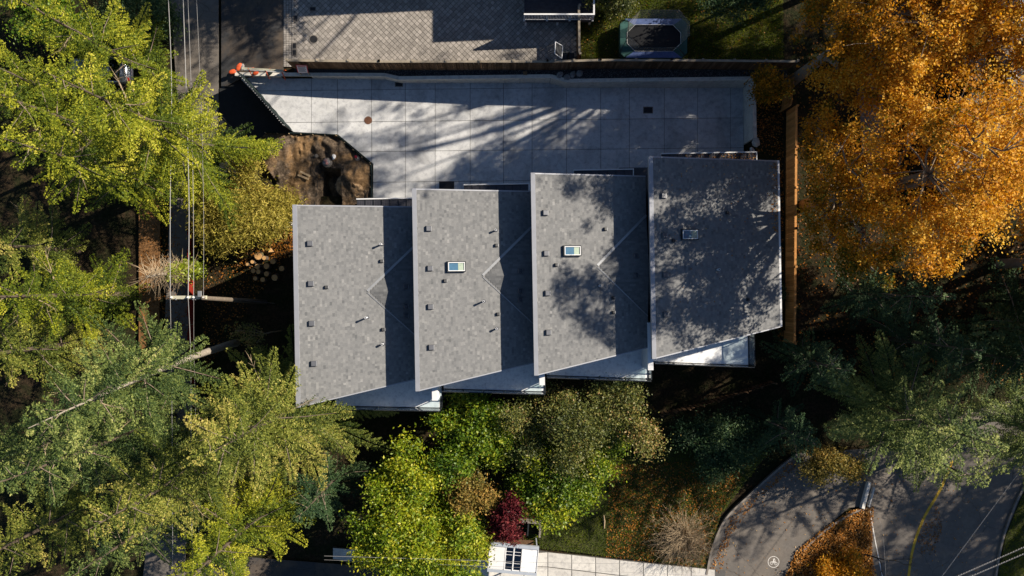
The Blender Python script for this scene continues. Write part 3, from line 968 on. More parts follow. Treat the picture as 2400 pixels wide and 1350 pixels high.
    for uu in (2.0, 4.6):
        ww = MB().box(uu, uu+1.6, -9.22, -9.2, zd+.1, zd+2.1).build('window', M_window, root)
        MB().box(uu-.06, uu, -9.26, -9.2, zd+.06, zd+2.14).box(uu+1.6, uu+1.66, -9.26, -9.2, zd+.06, zd+2.14).box(uu, uu+1.6, -9.26, -9.2, zd+2.1, zd+2.14).build('frame', M_darkmetal, ww)
    return root

HA = house(0, (-13.08, 4.97), 7.21, None,
      [(726,571),(728,665),(730,758),(735,852)], [(765,673),(894,612),(898,772)], [(895,573,.5),(861,744,.6),(898,806,.38)], [(951,672),(951,718),(951,741)],
      (1.2, 8.2, 12.75, 13.0), (2.45, 7.0, 1.1), 'westernmost grey shingled row house with no skylight')
HB = house(1, (-5.87, 5.95), 7.16, (1069,625),
      [(1004,536),(1007,629),(1008,719),(1010,814)], [(1043,658),(1163,575),(1167,736)], [(1162,540,.36),(1134,706,.55),(1164,770,.38)], [(1219,635),(1219,682),(1219,703)],
      (1.15, 7.75, 12.6, 12.9), (2.6, 7.0, 1.1), 'sunlit grey row house whose skylight lies fully in the sun')
HC = house(2, (1.29, 6.9), 7.12, (1340,588),
      [(1277,499),(1279,594),(1282,687),(1284,779)], [(1303,621),(1418,537),(1436,698),(1437,732)], [(1404,670,.5)], [(1489,599),(1490,646)],
      (.75, 7.42, 12.65, 13.0), (3.0, 7.0, 1.15), 'grey row house half covered by the tree crown shadow')
HD = house(3, (8.4, 7.9), 8.45, (1615,550),
      [(1554,459),(1556,552),(1558,644),(1559,737)], [(1577,564),(1703,499),(1752,702)], [(1680,632,.5)], [],
      (.6, 6.95, 12.75, 13.1), (1.9, 8.35, 1.3), 'easternmost grey row house dappled all over by branch shadows', cricket=False)

# ------------------------------------------------------------------ neighbour house with deck (north)
def deck_house():
    o = WN(1310, -40)
    root = empty('neighbour_house', (0, 0, 0), 0, 'dark neighbour house with white railed deck at the top edge', 'house')
    zg = 1.3
    zd = zg + 1.15
    a, b = W(1229,49,zd), W(1388,49,zd)
    top = 21.55
    dk = MB().box(a.x, b.x, a.y, top, zd-.25, zd-.05).build('deck', M_siding, root)
    n = int((top-a.y)/.15)
    bm = MB().box(a.x, b.x, 0, .14, zd-.05, zd).mesh('deck_board', M_deckdark)
    for k in range(n): link('deck_board', bm, dk, (0, a.y + k*.15, 0))
    for x in (a.x+.1, (a.x+b.x)/2, b.x-.1):
        MB().box(x-.07, x+.07, a.y+.1, a.y+.24, zg-.1, zd-.25).build('deck_post', M_whitepaint, dk)
    # white railing
    bal = MB().box(-.018,.018,-.018,.018, .1, .98).mesh('baluster', M_whitepaint)
    rl = MB().box(a.x-.05, b.x+.05, a.y-.0, a.y+.1, zd+1.0, zd+1.06).build('railing', M_whitepaint, root)
    N = 46
    for k in range(N): link('baluster', bal, rl, (a.x + (b.x-a.x)*(k+.5)/N, a.y+.05, zd))
    for k in range(4):
        x = a.x + (b.x-a.x)*k/3
        MB().box(x-.05, x+.05, a.y, a.y+.1, zd, zd+1.05).box(x-.075, x+.075, a.y-.03, a.y+.13, zd-.02, zd+.06).build('rail_post', M_whitepaint, rl)
    MB().box(a.x, b.x, a.y+.03, a.y+.07, zd+.08, zd+.13).build('bottom_rail', M_whitepaint, rl)
    MB().box(b.x-.05, b.x+.05, a.y+.1, top, zd+1.0, zd+1.061).build('side_rail', M_whitepaint, rl)
    for k in range(10): link('baluster', bal, rl, (b.x, a.y+.2+k*.16, zd))
    # walls and roof beyond the frame
    ze = 6.6
    x0 = W(1270,0,zd).x
    MB().box(3.4, 9.5, top+.3, top+9, zg-.2, ze-.1).build('wall', M_houseblue, root)
    MB().box(x0, x0+2.9, top-.65, top, zd+.004, zd+2.2).build('bay', M_houseblue, root)
    w1 = MB().box(x0-.1, x0+1.05, top-.75, top-.655, zd+.5, zd+1.7)
    w1 = w1.build('window', M_whitepaint, root)
    for k in range(2): MB().box(x0+.02+k*.5, x0+.42+k*.5, top-.765, top-.752, zd+.6, zd+1.6).build('pane', M_window, w1)
    pt = MB(); pt.tube([(x0+2.0, top-.85, zd+.0), (x0+2.0, top-.85, zd+.35)], [.13,.19], 14).build('planter', M_blackplastic, root)
    r = MB()
    xa, ya = 3.15, 21.6
    r.box(xa, 12, ya, ya+9, ze-.1, ze+.25).build('roof', M_darkmetal, root)
    MB().box(-6, xa-.003, ya+2.3, ya+9, ze-.1, ze+.25).build('roof', M_darkmetal, root)
    MB().box(-5.5, xa, ya+2.8, ya+8.5, zg-.3, ze-.1).build('wing_wall', M_houseblue, root)
deck_house()

# ------------------------------------------------------------------ eastern neighbour roof
def east_house():
    root = empty('neighbour_house', W(2300,200,1.9), 0, 'brown shingled house roof behind the orange maple', 'house')
    o = root.location
    zr, ze = 7.0, 4.6
    L = lambda px, py, z: W(px, py, z) - o
    MB().box(0.5, 16, -5.0, 5.5, -.2, 3.0).build('wall', M_houseblue, root)
    r0, r1 = L(2290,200,zr), L(2650,195,zr)
    n0 = L(2195,45,ze); s0 = L(2245,420,ze)
    rf = MB().add([r0, r1, (r1.x, n0.y, n0.z), (r0.x-.2, n0.y, n0.z), (r1.x, s0.y, s0.z), (r0.x-.2, s0.y, s0.z)], [(0,1,2,3),(1,0,5,4)])
    roof = rf.build('roof', M_siding, root)
    cells, tint = [], []
    rs = np.random.RandomState(77)
    for top, bot in ((r0, n0), (r0, s0)):
        n = 40
        for i in range(n):
            t0, t1 = i/n, (i+1)/n
            x = r0.x - .2 - rs.uniform(0,.3)
            while x < r0.x + 7.5:
                w = rs.choice([.24,.3,.36])
                f = lambda xx, t: (xx, top.y+(bot.y-top.y)*t, top.z+(bot.z-top.z)*t+.01)
                cells.append([f(x,t0), f(x,t1), f(x+w-.01,t1), f(x+w-.01,t0)]); tint.append(np.clip(rs.normal(.5,.22),0,1))
                x += w
    V, Fq = shingle_boxes(cells)
    tag(link('shingles', np_mesh('shingles', V, Fq, M_roofbrown, np.repeat(np.array(tint), 4)), roof), kind='stuff')
    cap = MB().add([(-.16,-.16,-.03),(.16,-.16,-.03),(.16,0,.05),(-.16,0,.06),(.16,.16,-.03),(-.16,.16,-.03)], [(0,1,2,3),(3,2,4,5)]).mesh('ridge_tile', M_ridge)
    for k in range(24): link('ridge_tile', cap, roof, (r0.x+k*.3, r0.y, r0.z+.04+.004*(k % 2)))
    p = L(2366,172,6.8)
    d = MB().obox((p.x, p.y, p.z-.3), (.42,0,0), (0,.35,0), (0,0,.35)).build('dormer', M_houseblue, root)
    wf = MB().obox((p.x, p.y-.05, p.z+.06), (.43,0,0), (0,.2,0), (0,0,.012)).build('window', M_whitepaint, root)
    for sx in (-1, 1): MB().obox((p.x+sx*.19, p.y-.05, p.z+.078), (.155,0,0), (0,.145,0), (0,0,.005)).build('pane', M_window, wf)
    pts = [L(2330+70*math.cos(a)*.4, 66+math.sin(a)*12, 6.0) for a in np.linspace(0, math.pi*2, 14)]
    MB().tube(pts, .03, 6).build('wire_loop', M_wire, root)
east_house()
o = MB().prism(ccw([(p.x, p.y) for p in poly_px([(2010,170),(2065,170),(2080,400),(2025,400)], 2.0)]), 1.9, 1.98).build('patio', M_kerb); tag(o, kind='structure')

# ------------------------------------------------------------------ southern street, sidewalks, kerbs
zr = -.18
lower_road = sheet('lower_street', poly_px([(300,1400),(500,1300),(790,1322),(1160,1352),(1700,1420),(1700,1700),(300,1700)], zr), M_asphalt, zr)
side = MB().prism(ccw([(p.x, p.y) for p in poly_px([(780,1284),(1150,1312),(1262,1292),(1300,1298),(1500,1318),(1660,1334),(1700,1338),(1700,1420),(1300,1392),(1100,1362),(780,1312)], -.1)]), -.4, -.12).build('sidewalk', M_joint)
tag(side, kind='structure')
def walk_slabs():
    up = [(780,1284),(960,1298),(1150,1312),(1262,1292),(1500,1318),(1700,1338)]
    dn = [(780,1310),(960,1330),(1150,1352),(1262,1362),(1500,1392),(1700,1416)]
    def at(L, x):
        for (x0,y0),(x1,y1) in zip(L, L[1:]):
            if x0 <= x <= x1: return y0+(y1-y0)*(x-x0)/(x1-x0)
    xs = list(range(780, 1701, 56))
    for a, b in zip(xs, xs[1:]):
        rows = [(0,1)] if a < 1150 else [(0,.48),(.5,1)]
        for r0, r1 in rows:
            q = []
            for x, r in ((a+.8,r0),(b-.8,r0),(b-.8,r1),(a+.8,r1)):
                y0, y1 = at(up, x), at(dn, x)
                q.append(W(x, y0+(y1-y0)*r+(1 if r == r0 else -1)*.4, -.1))
            MB().prism(ccw([(p.x, p.y) for p in q]), -.12, -.085).build('slab', M_walk, side)
walk_slabs()

def curve(pts, n=10):
    """Catmull-Rom through points"""
    P = [Vector(p) for p in pts]; P = [P[0]*2-P[1]] + P + [P[-1]*2-P[-2]]
    out = []
    for i in range(1, len(P)-2):
        for k in range(n):
            t = k/n
            out.append(.5*((2*P[i]) + (P[i+1]-P[i-1])*t + (2*P[i-1]-5*P[i]+4*P[i+1]-P[i+2])*t*t + (3*P[i]-P[i-1]-3*P[i+1]+P[i+2])*t*t*t))
    out.append(P[-2]); return out
def strip(m, pts, w, z0, z1):
    for i in range(len(pts)-1):
        a, b = Vector((pts[i].x, pts[i].y, 0)), Vector((pts[i+1].x, pts[i+1].y, 0))
        d = b-a; nr = Vector((-d.y, d.x, 0)).normalized()*w/2
        k = len(m.v)
        m.v += [tuple(p) for p in (a-nr+Vector((0,0,z0)), b-nr+Vector((0,0,z0)), b+nr+Vector((0,0,z0)), a+nr+Vector((0,0,z0)),
                 a-nr+Vector((0,0,z1)), b-nr+Vector((0,0,z1)), b+nr+Vector((0,0,z1)), a+nr+Vector((0,0,z1)))]
        m.f += [tuple(k+i for i in f) for f in ((4,5,6,7),(0,1,5,4),(2,3,7,6),(1,2,6,5),(3,0,4,7))]
    return m
kerb_l = curve([W(1870,1062,zr), W(1825,1097,zr), W(1755,1160,zr), W(1700,1215,zr), W(1670,1280,zr), W(1655,1345,zr)], 6)
lane_r = [W(2040,1185,zr), W(1990,1190,zr), W(1905,1262,zr), W(1860,1305,zr), W(1832,1380,zr)]
lane = sheet('cycle_lane', [(p.x,p.y) for p in kerb_l] + [(W(1650,1500,zr).x, W(1650,1500,zr).y), (W(1832,1500,zr).x, W(1832,1500,zr).y)] + [(p.x,p.y) for p in lane_r[::-1]] + [(W(2060,1050,zr).x, W(2060,1050,zr).y)], M_roadpale, zr)
main = sheet('main_street', poly_px([(2036,1050),(2120,1010),(2500,900),(2560,1000),(2430,1130),(2345,1270),(2300,1500),(2070,1500),(2045,1350),(2038,1200)], zr), M_roadpale, zr-.004)
def kerb(name, pts, label, n=6):
    m = strip(MB(), pts, .14, zr-.1, zr+.13)
    return tag(m.build(name, M_kerb), label, 'kerb')
kerb('kerb', kerb_l, 'curved kerb along the leafy lawn and cycle lane')
kr = curve([W(2420,1100,zr), W(2385,1165,zr), W(2352,1250,zr), W(2335,1330,zr), W(2325,1420,zr)], 6)
kerb('kerb', kr, 'kerb at the right edge beside the corner grass')
ki = curve([W(2040,1190,zr), W(2000,1200,zr), W(1935,1240,zr), W(1880,1290,zr)], 6)
kerb('kerb', ki, 'kerb along the upper side of the leafy traffic island')
isl = sheet('traffic_island', poly_px([(2038,1192),(1995,1202),(1930,1245),(1872,1295),(1838,1370),(1838,1460),(2060,1460),(2042,1350),(2036,1260)], zr), M_soil, zr+.06, thick=.1)
corner = sheet('corner_grass', poly_px([(2425,1110),(2390,1172),(2357,1255),(2340,1335),(2330,1420),(2600,1500),(2600,1000)], zr), M_lawn, zr+.06, thick=.1)
lawn2 = sheet('lower_lawn', poly_px([(1180,1120),(1560,1040),(1800,1060),(1690,1205),(1655,1332),(1500,1312),(1265,1285),(1262,1262),(1180,1255)], zr), M_lawn, -.2, thick=.05)

yl = curve([W(2232,1080,zr), W(2205,1145,zr), W(2165,1215,zr), W(2140,1285,zr), W(2128,1360,zr)], 8)
strip(MB(), yl, .19, zr, zr+.004).build('yellow_line', M_yellow, main)
wl_ = curve([W(2036,1180,zr), W(2050,1260,zr), W(2070,1360,zr)], 8)
strip(MB(), wl_, .07, zr, zr+.0045).build('edge_line', M_whiteline, main)
# round bicycle marking
def bike_mark():
    c = W(1813,1317,zr); r = .42
    n = 40
    vs = []
    for rr in (r, r-.035):
        vs += [(c.x+rr*math.cos(2*math.pi*k/n), c.y+rr*math.sin(2*math.pi*k/n), zr+.004) for k in range(n)]
    m = MB().add(vs, [(k, (k+1)%n, n+(k+1)%n, n+k) for k in range(n)])
    def ring(x, y, ro, ri):
        v = []; n2 = 20
        for q in (ro, ri): v += [(c.x+x+q*math.cos(2*math.pi*k/n2), c.y+y+q*math.sin(2*math.pi*k/n2), zr+.0045) for k in range(n2)]
        m.add(v, [(k, (k+1)%n2, n2+(k+1)%n2, n2+k) for k in range(n2)])
    ring(-.15, -.08, .115, .085); ring(.17, -.12, .115, .085)
    def seg(x0, y0, x1, y1, w=.028, dz=.005):
        strip(m, [Vector((c.x+x0, c.y+y0, 0)), Vector((c.x+x1, c.y+y1, 0))], w, zr+.003, zr+dz)
    seg(-.15,-.08,-.03,.08); seg(-.03,.08,.12,.06,.028,.0055); seg(.12,.06,.17,-.12,.028,.006); seg(-.03,.08,.01,-.08,.028,.0065); seg(.01,-.08,.12,.06,.028,.007)
    seg(-.02,.12,.05,.26,.06,.0052); seg(.05,.26,.12,.1,.035,.0058); seg(.0,.12,.03,-.06,.045,.0075)
    for k in range(8):
        pass
    o = m.build('bicycle_marking', M_whiteline, lane)
bike_mark()
# pair of white separator bars on the island head
for k, (a, b, lab) in enumerate((((2018,1190),(2034,1128),'left one of two pale concrete bars at the island head'), ((2033,1186),(2045,1140),'right slimmer one of two pale concrete bars at the island head'))):
    p, q = W(*a, zr), W(*b, zr)
    d = (q-p)/2; nr = Vector((-d.y, d.x, 0)).normalized()*(.14 if k == 0 else .07)
    m = MB().obox((p+q)/2 + Vector((0,0,.12)), d, nr, (0,0,.12)); m.obox((p+q)/2 + Vector((0,0,.26)), d*.97, nr*.7, (0,0,.02))
    tag(m.build('separator_bar', M_walk), lab, 'barrier')

# ---- shelter by the sidewalk
def shelter():
    c = W(1203,1312,2.3)
    root = empty('shelter', (c.x, c.y, -.1), R(-5), 'white roofed shelter with two dark roof panes by the sidewalk', 'shelter')
    z = 2.4
    x0, x1, y0, y1 = -1.75, 1.72, -.78, .85
    roof = MB().box(x0, x1, y0, y1, z-.1, z-.03).build('roof', M_whitepaint, root)
    MB().box(x0, x1, y1+.003, y1+.22, z-.16, z+.06).build('back_fascia', M_houseblue, root)
    MB().box(x0, x1, y0-.2, y0-.003, z-.16, z+.02).build('front_fascia', M_houseblue, root)
    for k, (a, b, mt) in enumerate(((x0+.02, -.62, M_whitepaint), (.62, x1-.06, M_membrane))):
        MB().box(a, b, y0+.05, y1-.05, z-.03, z-.005).build('roof_panel', mt, roof)
    for k in range(2):
        a = -.52+k*.58
        for j, (b0, b1) in enumerate(((y0+.08, -.28), (-.24, .30), (.34, .52), (.56, y1-.06))):
            MB().box(a, a+.5, b0, b1, z-.03, z-.015).build('roof_pane', M_window, roof)
    for x in (-.58, .0, .58): MB().box(x-.035, x+.035, y0+.02, y1-.02, z-.03, z+.012).build('glazing_bar', M_whitepaint, roof)
    MB().box(x1-.055, x1, y0, y1, z-.03, z+.03).build('edge_trim', M_whitepaint, roof)
    for x in (x0+.1, x1-.1):
        for y in (y0+.1, y1-.1): MB().box(x-.04, x+.04, y-.04, y+.04, 0, z-.1).build('post', M_houseblue, root)
    MB().box(x0+.3, x1-.3, y1-.5, y1-.12, .4, .46).build('bench_seat', M_oldwood, root)
    # planter recess behind
    t = empty('planter_box', (c.x, c.y, -.15), R(-5), 'dark recess with pale concrete rim behind the shelter', 'planter')
    rim = MB().box(-.6, 1.9, 2.0, 2.14, 0, .62).build('rim', M_kerb, t)
    MB().box(1.76, 1.9, 1.05, 1.997, 0, .62).build('end_rim', M_kerb, t)
    MB().box(-.6, 1.757, 1.05, 1.997, 0, .1).build('floor', M_soil, t)
    for x in (.1, .95): MB().box(x-.05, x+.05, 1.05, 1.99, .1, .5).build('divider', M_darkmetal, t)
shelter()

# ------------------------------------------------------------------ utility pole and wires
def utility_pole():
    base = W(622,708,GZ)
    top = W(473,698,9.6)
    root = empty('utility_pole', base, 0, 'tall wooden utility pole with a pale crossarm over the road', 'utility pole')
    t = top - base
    MB().tube([(0,0,-.3),(t.x*.5,t.y*.5,t.z*.5),(t.x,t.y,t.z)], [.17,.15,.12], 12).build('pole', M_poleWood, root, True)
    a, b = W(402,697,9.3)-base, W(484,697,9.3)-base
    MB().obox((a+b)/2, (b-a)/2, (0,.10,0), (0,0,.09)).build('crossarm', M_armWood, root)
    for px in (402, 441, 454, 477):
        p = W(px,697,9.5)-base
        ins = MB().tube([(p.x,p.y,p.z-.12),(p.x,p.y,p.z+.05),(p.x,p.y,p.z+.13)], [.035,.07,.03], 10).build('insulator', M_porcelain, root)
    for px in (412, 452, 458):
        p = W(px,701,9.4)-base
        MB().box(p.x-.03,p.x+.03,p.y-.05,p.y+.05,p.z-.08,p.z+.03).build('bolt', M_flash, root)
    p = W(466,694,9.7)-base
    MB().box(p.x-.09,p.x+.09,p.y-.04,p.y+.3,p.z-.2,p.z-.05).build('bracket', M_flash, root)
utility_pole()
def wire(pts, label, r=.02, sag=0, mat=None, name='overhead_wire'):
    P = curve(pts, 8)
    o = MB().tube(P, r*.78, 6).build(name, mat or M_wire)
    return tag(o, label, 'wire')
wz = 9.55
wire([W(393,-40,6), W(402,195,6.4), W(399,480,7.8), W(399,697,wz)], 'leftmost thick overhead wire north of the utility pole', .026)
wire([W(428,-40,6), W(437,232,6.5), W(443,480,7.8), W(441,697,wz)], 'second overhead wire from the left north of the pole', .03)
wire([W(439,-40,6), W(449,235,6.5), W(453,480,7.8), W(454,697,wz)], 'third overhead wire from the left north of the pole', .017)
wire([W(459,-40,5.8), W(471,235,6.3), W(477,480,7.6), W(477,697,wz)], 'rightmost thin overhead wire north of the pole', .012)
wire([W(399,697,wz), W(402,860,8.2), W(404,1100,6.5), W(405,1400,5.5)], 'outer overhead wire running south from the pole', .02)
wire([W(441,697,wz), W(447,845,8.2), W(448,1100,6.5), W(452,1400,5.5)], 'inner overhead wire running south from the pole', .026)
wire([W(454,697,wz), W(455,845,8.0), W(462,1100,6.2), W(470,1400,5.2)], 'slack thin cable running south from the pole', .014)
wire([W(484,698,9.2), W(560,703,4.5), W(645,711,-.2)], 'pale guy wire down the side of the utility pole', .012, name='guy_wire')
def twisted(a, b, r, pitch, label, zs=0):
    A, B = a, b; d = B-A; n = int(d.length/pitch*8)
    ax = d.normalized(); s = ax.cross(Vector((0,0,1))).normalized(); u = s.cross(ax)
    m = MB()
    for ph in (0, math.pi):
        pts = [A + d*(k/n) + (s*math.cos(k*math.pi/4+ph) + u*math.sin(k*math.pi/4+ph))*r for k in range(n+1)]
        m.tube(pts, r*.75, 4)
    return tag(m.build('overhead_wire', M_wire), label, 'wire')
twisted(W(2235,1355,8), W(2440,1265,8), .022, .35, 'upper twisted white cable crossing the bottom right corner')
twisted(W(2255,1360,8), W(2440,1281,8), .022, .35, 'lower twisted white cable crossing the bottom right corner')
twisted(W(2190,1375,7), W(2420,1065,7), .014, .5, 'thin glinting cable slanting over the main street')
wire([W(760,1303,6), W(1000,1310,6), W(1262,1318,6), W(1500,1322,6)], 'upper thin cable above the lower sidewalk', .014)
wire([W(760,1312,5), W(1000,1322,5), W(1262,1332,5), W(1700,1352,5)], 'lower thin cable above the lower sidewalk', .011)
wire([W(2028,1170,5), W(2065,1230,5), W(2078,1370,5)], 'thin dashed cable near the traffic island', .008)
wire([W(2395,-20,7), W(2372,66,6.2)], 'thin cable reaching the brown roof at the top right', .015)

# ------------------------------------------------------------------ parked car under the trees
def car():
    p = W(311,171,.0)
    root = empty('parked_car', (p.x, p.y, -.15), 0, 'silver car seen from behind between the yellow-green branches', 'car')
    # length along -x, rear at x=0
    st = [(0.02,.36,.62,.70),(-.05,.30,.80,.86),(-.35,.25,.94,.90),(-1.0,.22,.98,.91),(-2.3,.22,.98,.91),(-3.2,.22,.92,.90),(-3.9,.25,.84,.86),(-4.25,.32,.70,.74)]
    V, f = [], []
    for x, z0, z1, hw in st:
        V += [(x,-hw*.96,z0),(x,-hw,(z0+z1)/2),(x,-hw*.93,z1),(x,-hw*.5,z1+.04),(x,hw*.5,z1+.04),(x,hw*.93,z1),(x,hw,(z0+z1)/2),(x,hw*.96,z0)]
    for i in range(len(st)-1):
        for k in range(8): f.append((i*8+k, i*8+(k+1)%8, (i+1)*8+(k+1)%8, (i+1)*8+k))
    f += [tuple(range(7,-1,-1)), tuple(range((len(st)-1)*8, len(st)*8))]
    MB().add(V, f).build('body', M_carpaint, root, True)
    st = [(-.42,.96,.84),(-1.05,1.38,.70),(-2.3,1.44,.68),(-3.1,.98,.80)]
    V, f = [], []
    for x, z, hw in st: V += [(x,-hw,z),(x,hw,z)]
    cab = MB().add([(-.42,-.84,.94),(-.42,.84,.94),(-1.0,.66,1.38),(-1.0,-.66,1.38),(-2.3,.65,1.42),(-2.3,-.65,1.42),(-3.05,.8,.95),(-3.05,-.8,.95)],
                   [(3,2,4,5)]).build('roof_skin', M_carpaint, root)
    MB().add([(-.44,-.78,.965),(-.44,.78,.965),(-1.0,.62,1.37),(-1.0,-.62,1.37)], [(0,1,2,3)]).build('rear_window', M_window, root)
    MB().add([(-3.05,-.8,.955),(-2.3,-.63,1.41),(-2.3,.63,1.41),(-3.05,.8,.955)], [(0,1,2,3)]).build('windscreen', M_window, root)
    for s in (-1, 1):
        MB().add([(-.44,s*.84,.94),(-1.0,s*.67,1.37),(-2.3,s*.66,1.41),(-3.05,s*.82,.94)], [(0,1,2,3)]).build('side_window', M_window, root)
        MB().obox((.0, s*.70, .74), (.06,0,0), (0,.16,0), (0,0,.09)).build('taillight', M_tail, root)
        for x in (-.85, -3.4):
            wq = MB().tube([(x, s*.74, .31), (x, s*.92, .31)], .31, 18).build('wheel', M_tyre, root)
            MB().tube([(x, s*.921, .31), (x, s*.93, .31)], .19, 12).build('rim', M_flash, wq)
    MB().obox((.1, 0, .5), (.06,0,0), (0,.86,0), (0,0,.13)).build('bumper', M_carpaint, root)
    MB().obox((.168, 0, .62), (.01,0,0), (0,.26,0), (0,0,.06)).build('number_plate', M_ink, root)
car()

# ------------------------------------------------------------------ trampoline
def trampoline():
    c = WN(1532,90,.85)
    zg = zN(c.x)
    root = empty('trampoline', (c.x, c.y, zg), 0, 'rectangular trampoline with green skirt and net on the upper lawn', 'trampoline')
    z = .85
    def rr(hx, hy, ch):
        return [(-hx+ch,-hy),(hx-ch,-hy),(hx,-hy+ch),(hx,hy-ch),(hx-ch,hy),(-hx+ch,hy),(-hx,hy-ch),(-hx,-hy+ch)]
    out, mid, inn = rr(2.33,1.36,.35), rr(1.9,1.12,.45), rr(1.85,.9,.5)
    MB().prism(inn, z-.02, z).build('jump_mat', M_tmat, root)
    def ringpart(a, b, za, zb, sel, name, mat):
        m = MB()
        for i in sel:
            j = (i+1) % 8
            m.add([(a[i][0],a[i][1],za),(a[j][0],a[j][1],za),(b[j][0],b[j][1],zb),(b[i][0],b[i][1],zb)], [(0,1,2,3)])
            m.add([(a[i][0],a[i][1],za-.06),(a[j][0],a[j][1],za-.06),(a[j][0],a[j][1],za),(a[i][0],a[i][1],za)], [(0,1,2,3)])
        m.build(name, mat, root)
    for sel, mat in (((0,),M_tblue),((4,),M_tblue),((1,2,3),M_tgreen),((5,6,7),M_tgreen)):
        ringpart(out, inn, z+.03, z+.05, sel, 'edge_pad', mat)
    MB().add([(x*1.005,y*1.005,q) for q in (.25, z+.02) for x, y in out], [(i,(i+1)%8,8+(i+1)%8,8+i) for i in range(8)]).build('skirt', M_tgreen, root)
    for x, y in (out[0], out[1], out[3], out[4], out[6], out[7]):
        MB().tube([(x*.97,y*.97,0),(x*.97,y*.97,z)], .03, 8).build('leg', M_flash, root)
    # net: from the mat edge up to hoops that lean outwards
    topz = 2.6
    nb = rr(1.86,.92,.55); ntp = rr(2.05,1.25,.8)
    for i in range(8):
        j = (i+1) % 8
        k = 6; v = []
        for r in range(k+1):
            for q, s in ((i,0),(j,1)):
                t = r/k
                v.append((nb[q][0]*(1-t)+ntp[q][0]*t, nb[q][1]*(1-t)+ntp[q][1]*t, z+.06+(topz-z)*t - .0))
        MB().add(v, [(2*r,2*r+1,2*r+3,2*r+2) for r in range(k)]).build('net_panel', M_net, root)
    for i in (0,1,3,4,6,7):
        x, y = out[i]
        MB().tube([(x,y,.3),(x*1.01,y*1.01,z+.6),(ntp[i][0],ntp[i][1],topz+.1)], .028, 8).build('net_pole', M_blackplastic, root)
    MB().tube([(x,y,topz+.02) for x, y in ntp+ntp[:1]], .015, 6).build('top_cord', M_blackplastic, root)
    MB().tube([(x,y,z+.08) for x, y in nb+nb[:1]], .018, 6).build('bottom_cord', M_porcelain, root)
trampoline()

# ------------------------------------------------------------------ basketball hoop
def hoop():
    base = WN(1330,138)
    root = empty('basketball_hoop', base, 0, 'dark basketball backboard with white frame on the paved driveway', 'basketball hoop')
    z = 1.9
    c = [W(1301,98,z+base.z+.75)-base, W(1318,108,z+base.z)-base, W(1316,137,z+base.z)-base, W(1300,126,z+base.z+.75)-base]
    n = (c[1]-c[0]).cross(c[3]-c[0]).normalized()
    n = n if n.z > 0 else -n
    MB().add([p for p in c]+[p-n*.05 for p in c], [(0,1,2,3),(7,6,5,4),(0,4,5,1),(1,5,6,2),(2,6,7,3),(3,7,4,0)]).build('backboard', M_blackplastic, root)
    m = MB()
    for i in range(4): m.tube([c[i]+n*.02, c[(i+1)%4]+n*.02], .035, 6)
    m.build('board_frame', M_whitepaint, root)
    mid = (c[1]+c[2])/2
    MB().tube([(0,0,0),(0,0,1.5),(mid.x+.05, mid.y, mid.z-.1)], .055, 10).build('post', M_darkmetal, root)
    MB().box(-.45,.45,-.35,.35,0,.22).build('base', M_blackplastic, root)
    q = (c[0]+c[3])/2 - Vector((.3,0,.05))
    MB().tube([(q.x+.22*math.cos(a), q.y+.22*math.sin(a), q.z) for a in np.linspace(0, 2*math.pi, 15)], .012, 5).build('rim', M_darkmetal, root)
hoop()

# ------------------------------------------------------------------ small things round the pad
def notice():
    p = WN(700,163)
    root = empty('notice_board', p, R(0), 'white notice with red border on posts at the fence corner', 'sign')
    c = [W(693,152,p.z+1.55)-p, W(719,153,p.z+1.55)-p, W(723,171,p.z+.75)-p, W(698,171,p.z+.75)-p]
    n = (c[1]-c[0]).cross(c[3]-c[0]).normalized(); n = n if n.z > 0 else -n
    MB().add(c+[q-n*.03 for q in c], [(0,1,2,3),(7,6,5,4),(0,4,5,1),(1,5,6,2),(2,6,7,3),(3,7,4,0)]).build('board', M_red, root)
    def quad(u0,u1,v0,v1,h):
        f = lambda u, v: (c[0]*(1-u)+c[1]*u)*(1-v) + (c[3]*(1-u)+c[2]*u)*v + n*h
        return [f(u0,v0), f(u1,v0), f(u1,v1), f(u0,v1)]
    MB().add(quad(.07,.93,.07,.97,.006), [(0,1,2,3)]).build('sheet', M_whitepaint, root)
    MB().add(quad(.14,.86,.12,.22,.010), [(0,1,2,3)]).build('heading_print', M_inkred, root)
    for k in range(5):
        MB().add(quad(.14,.84-.1*(k%2),.30+k*.12,.36+k*.12,.010), [(0,1,2,3)]).build('print_line', M_ink, root)
    for u in (.1,.9):
        q = c[3]*(1-u)+c[2]*u
        MB().box(q.x-.03,q.x+.03,q.y+.05,q.y+.1,0,.9).build('post', M_plank, root)
notice()
def barricade():
    a, b = WN(572,164,.5), WN(668,170,.5)
    root = empty('barricade', (a.x, a.y, a.z-.5), 0, 'white plank barricade with orange legs at the driveway corner', 'barricade')
    o = root.location
    A, B = a-Vector(o), b-Vector(o)
    d = (B-A)/2; nr = Vector((-d.y,d.x,0)).normalized()
    MB().obox((A+B)/2+Vector((0,0,.4)), d, nr*.07, (0,0,.02)).build('top_plank', M_armWood, root)
    MB().obox((A+B)/2, d, nr*.02, (0,0,.09)).build('rail', M_whitepaint, root)
    for t in (.16, .56, .95):
        p = A.lerp(B, t)
        for s in (-1, 1):
            MB().tube([(p.x, p.y, .95), (p.x+nr.x*.35*s, p.y+nr.y*.35*s, 0)], .035, 6).build('leg', M_orange, root)
barricade()
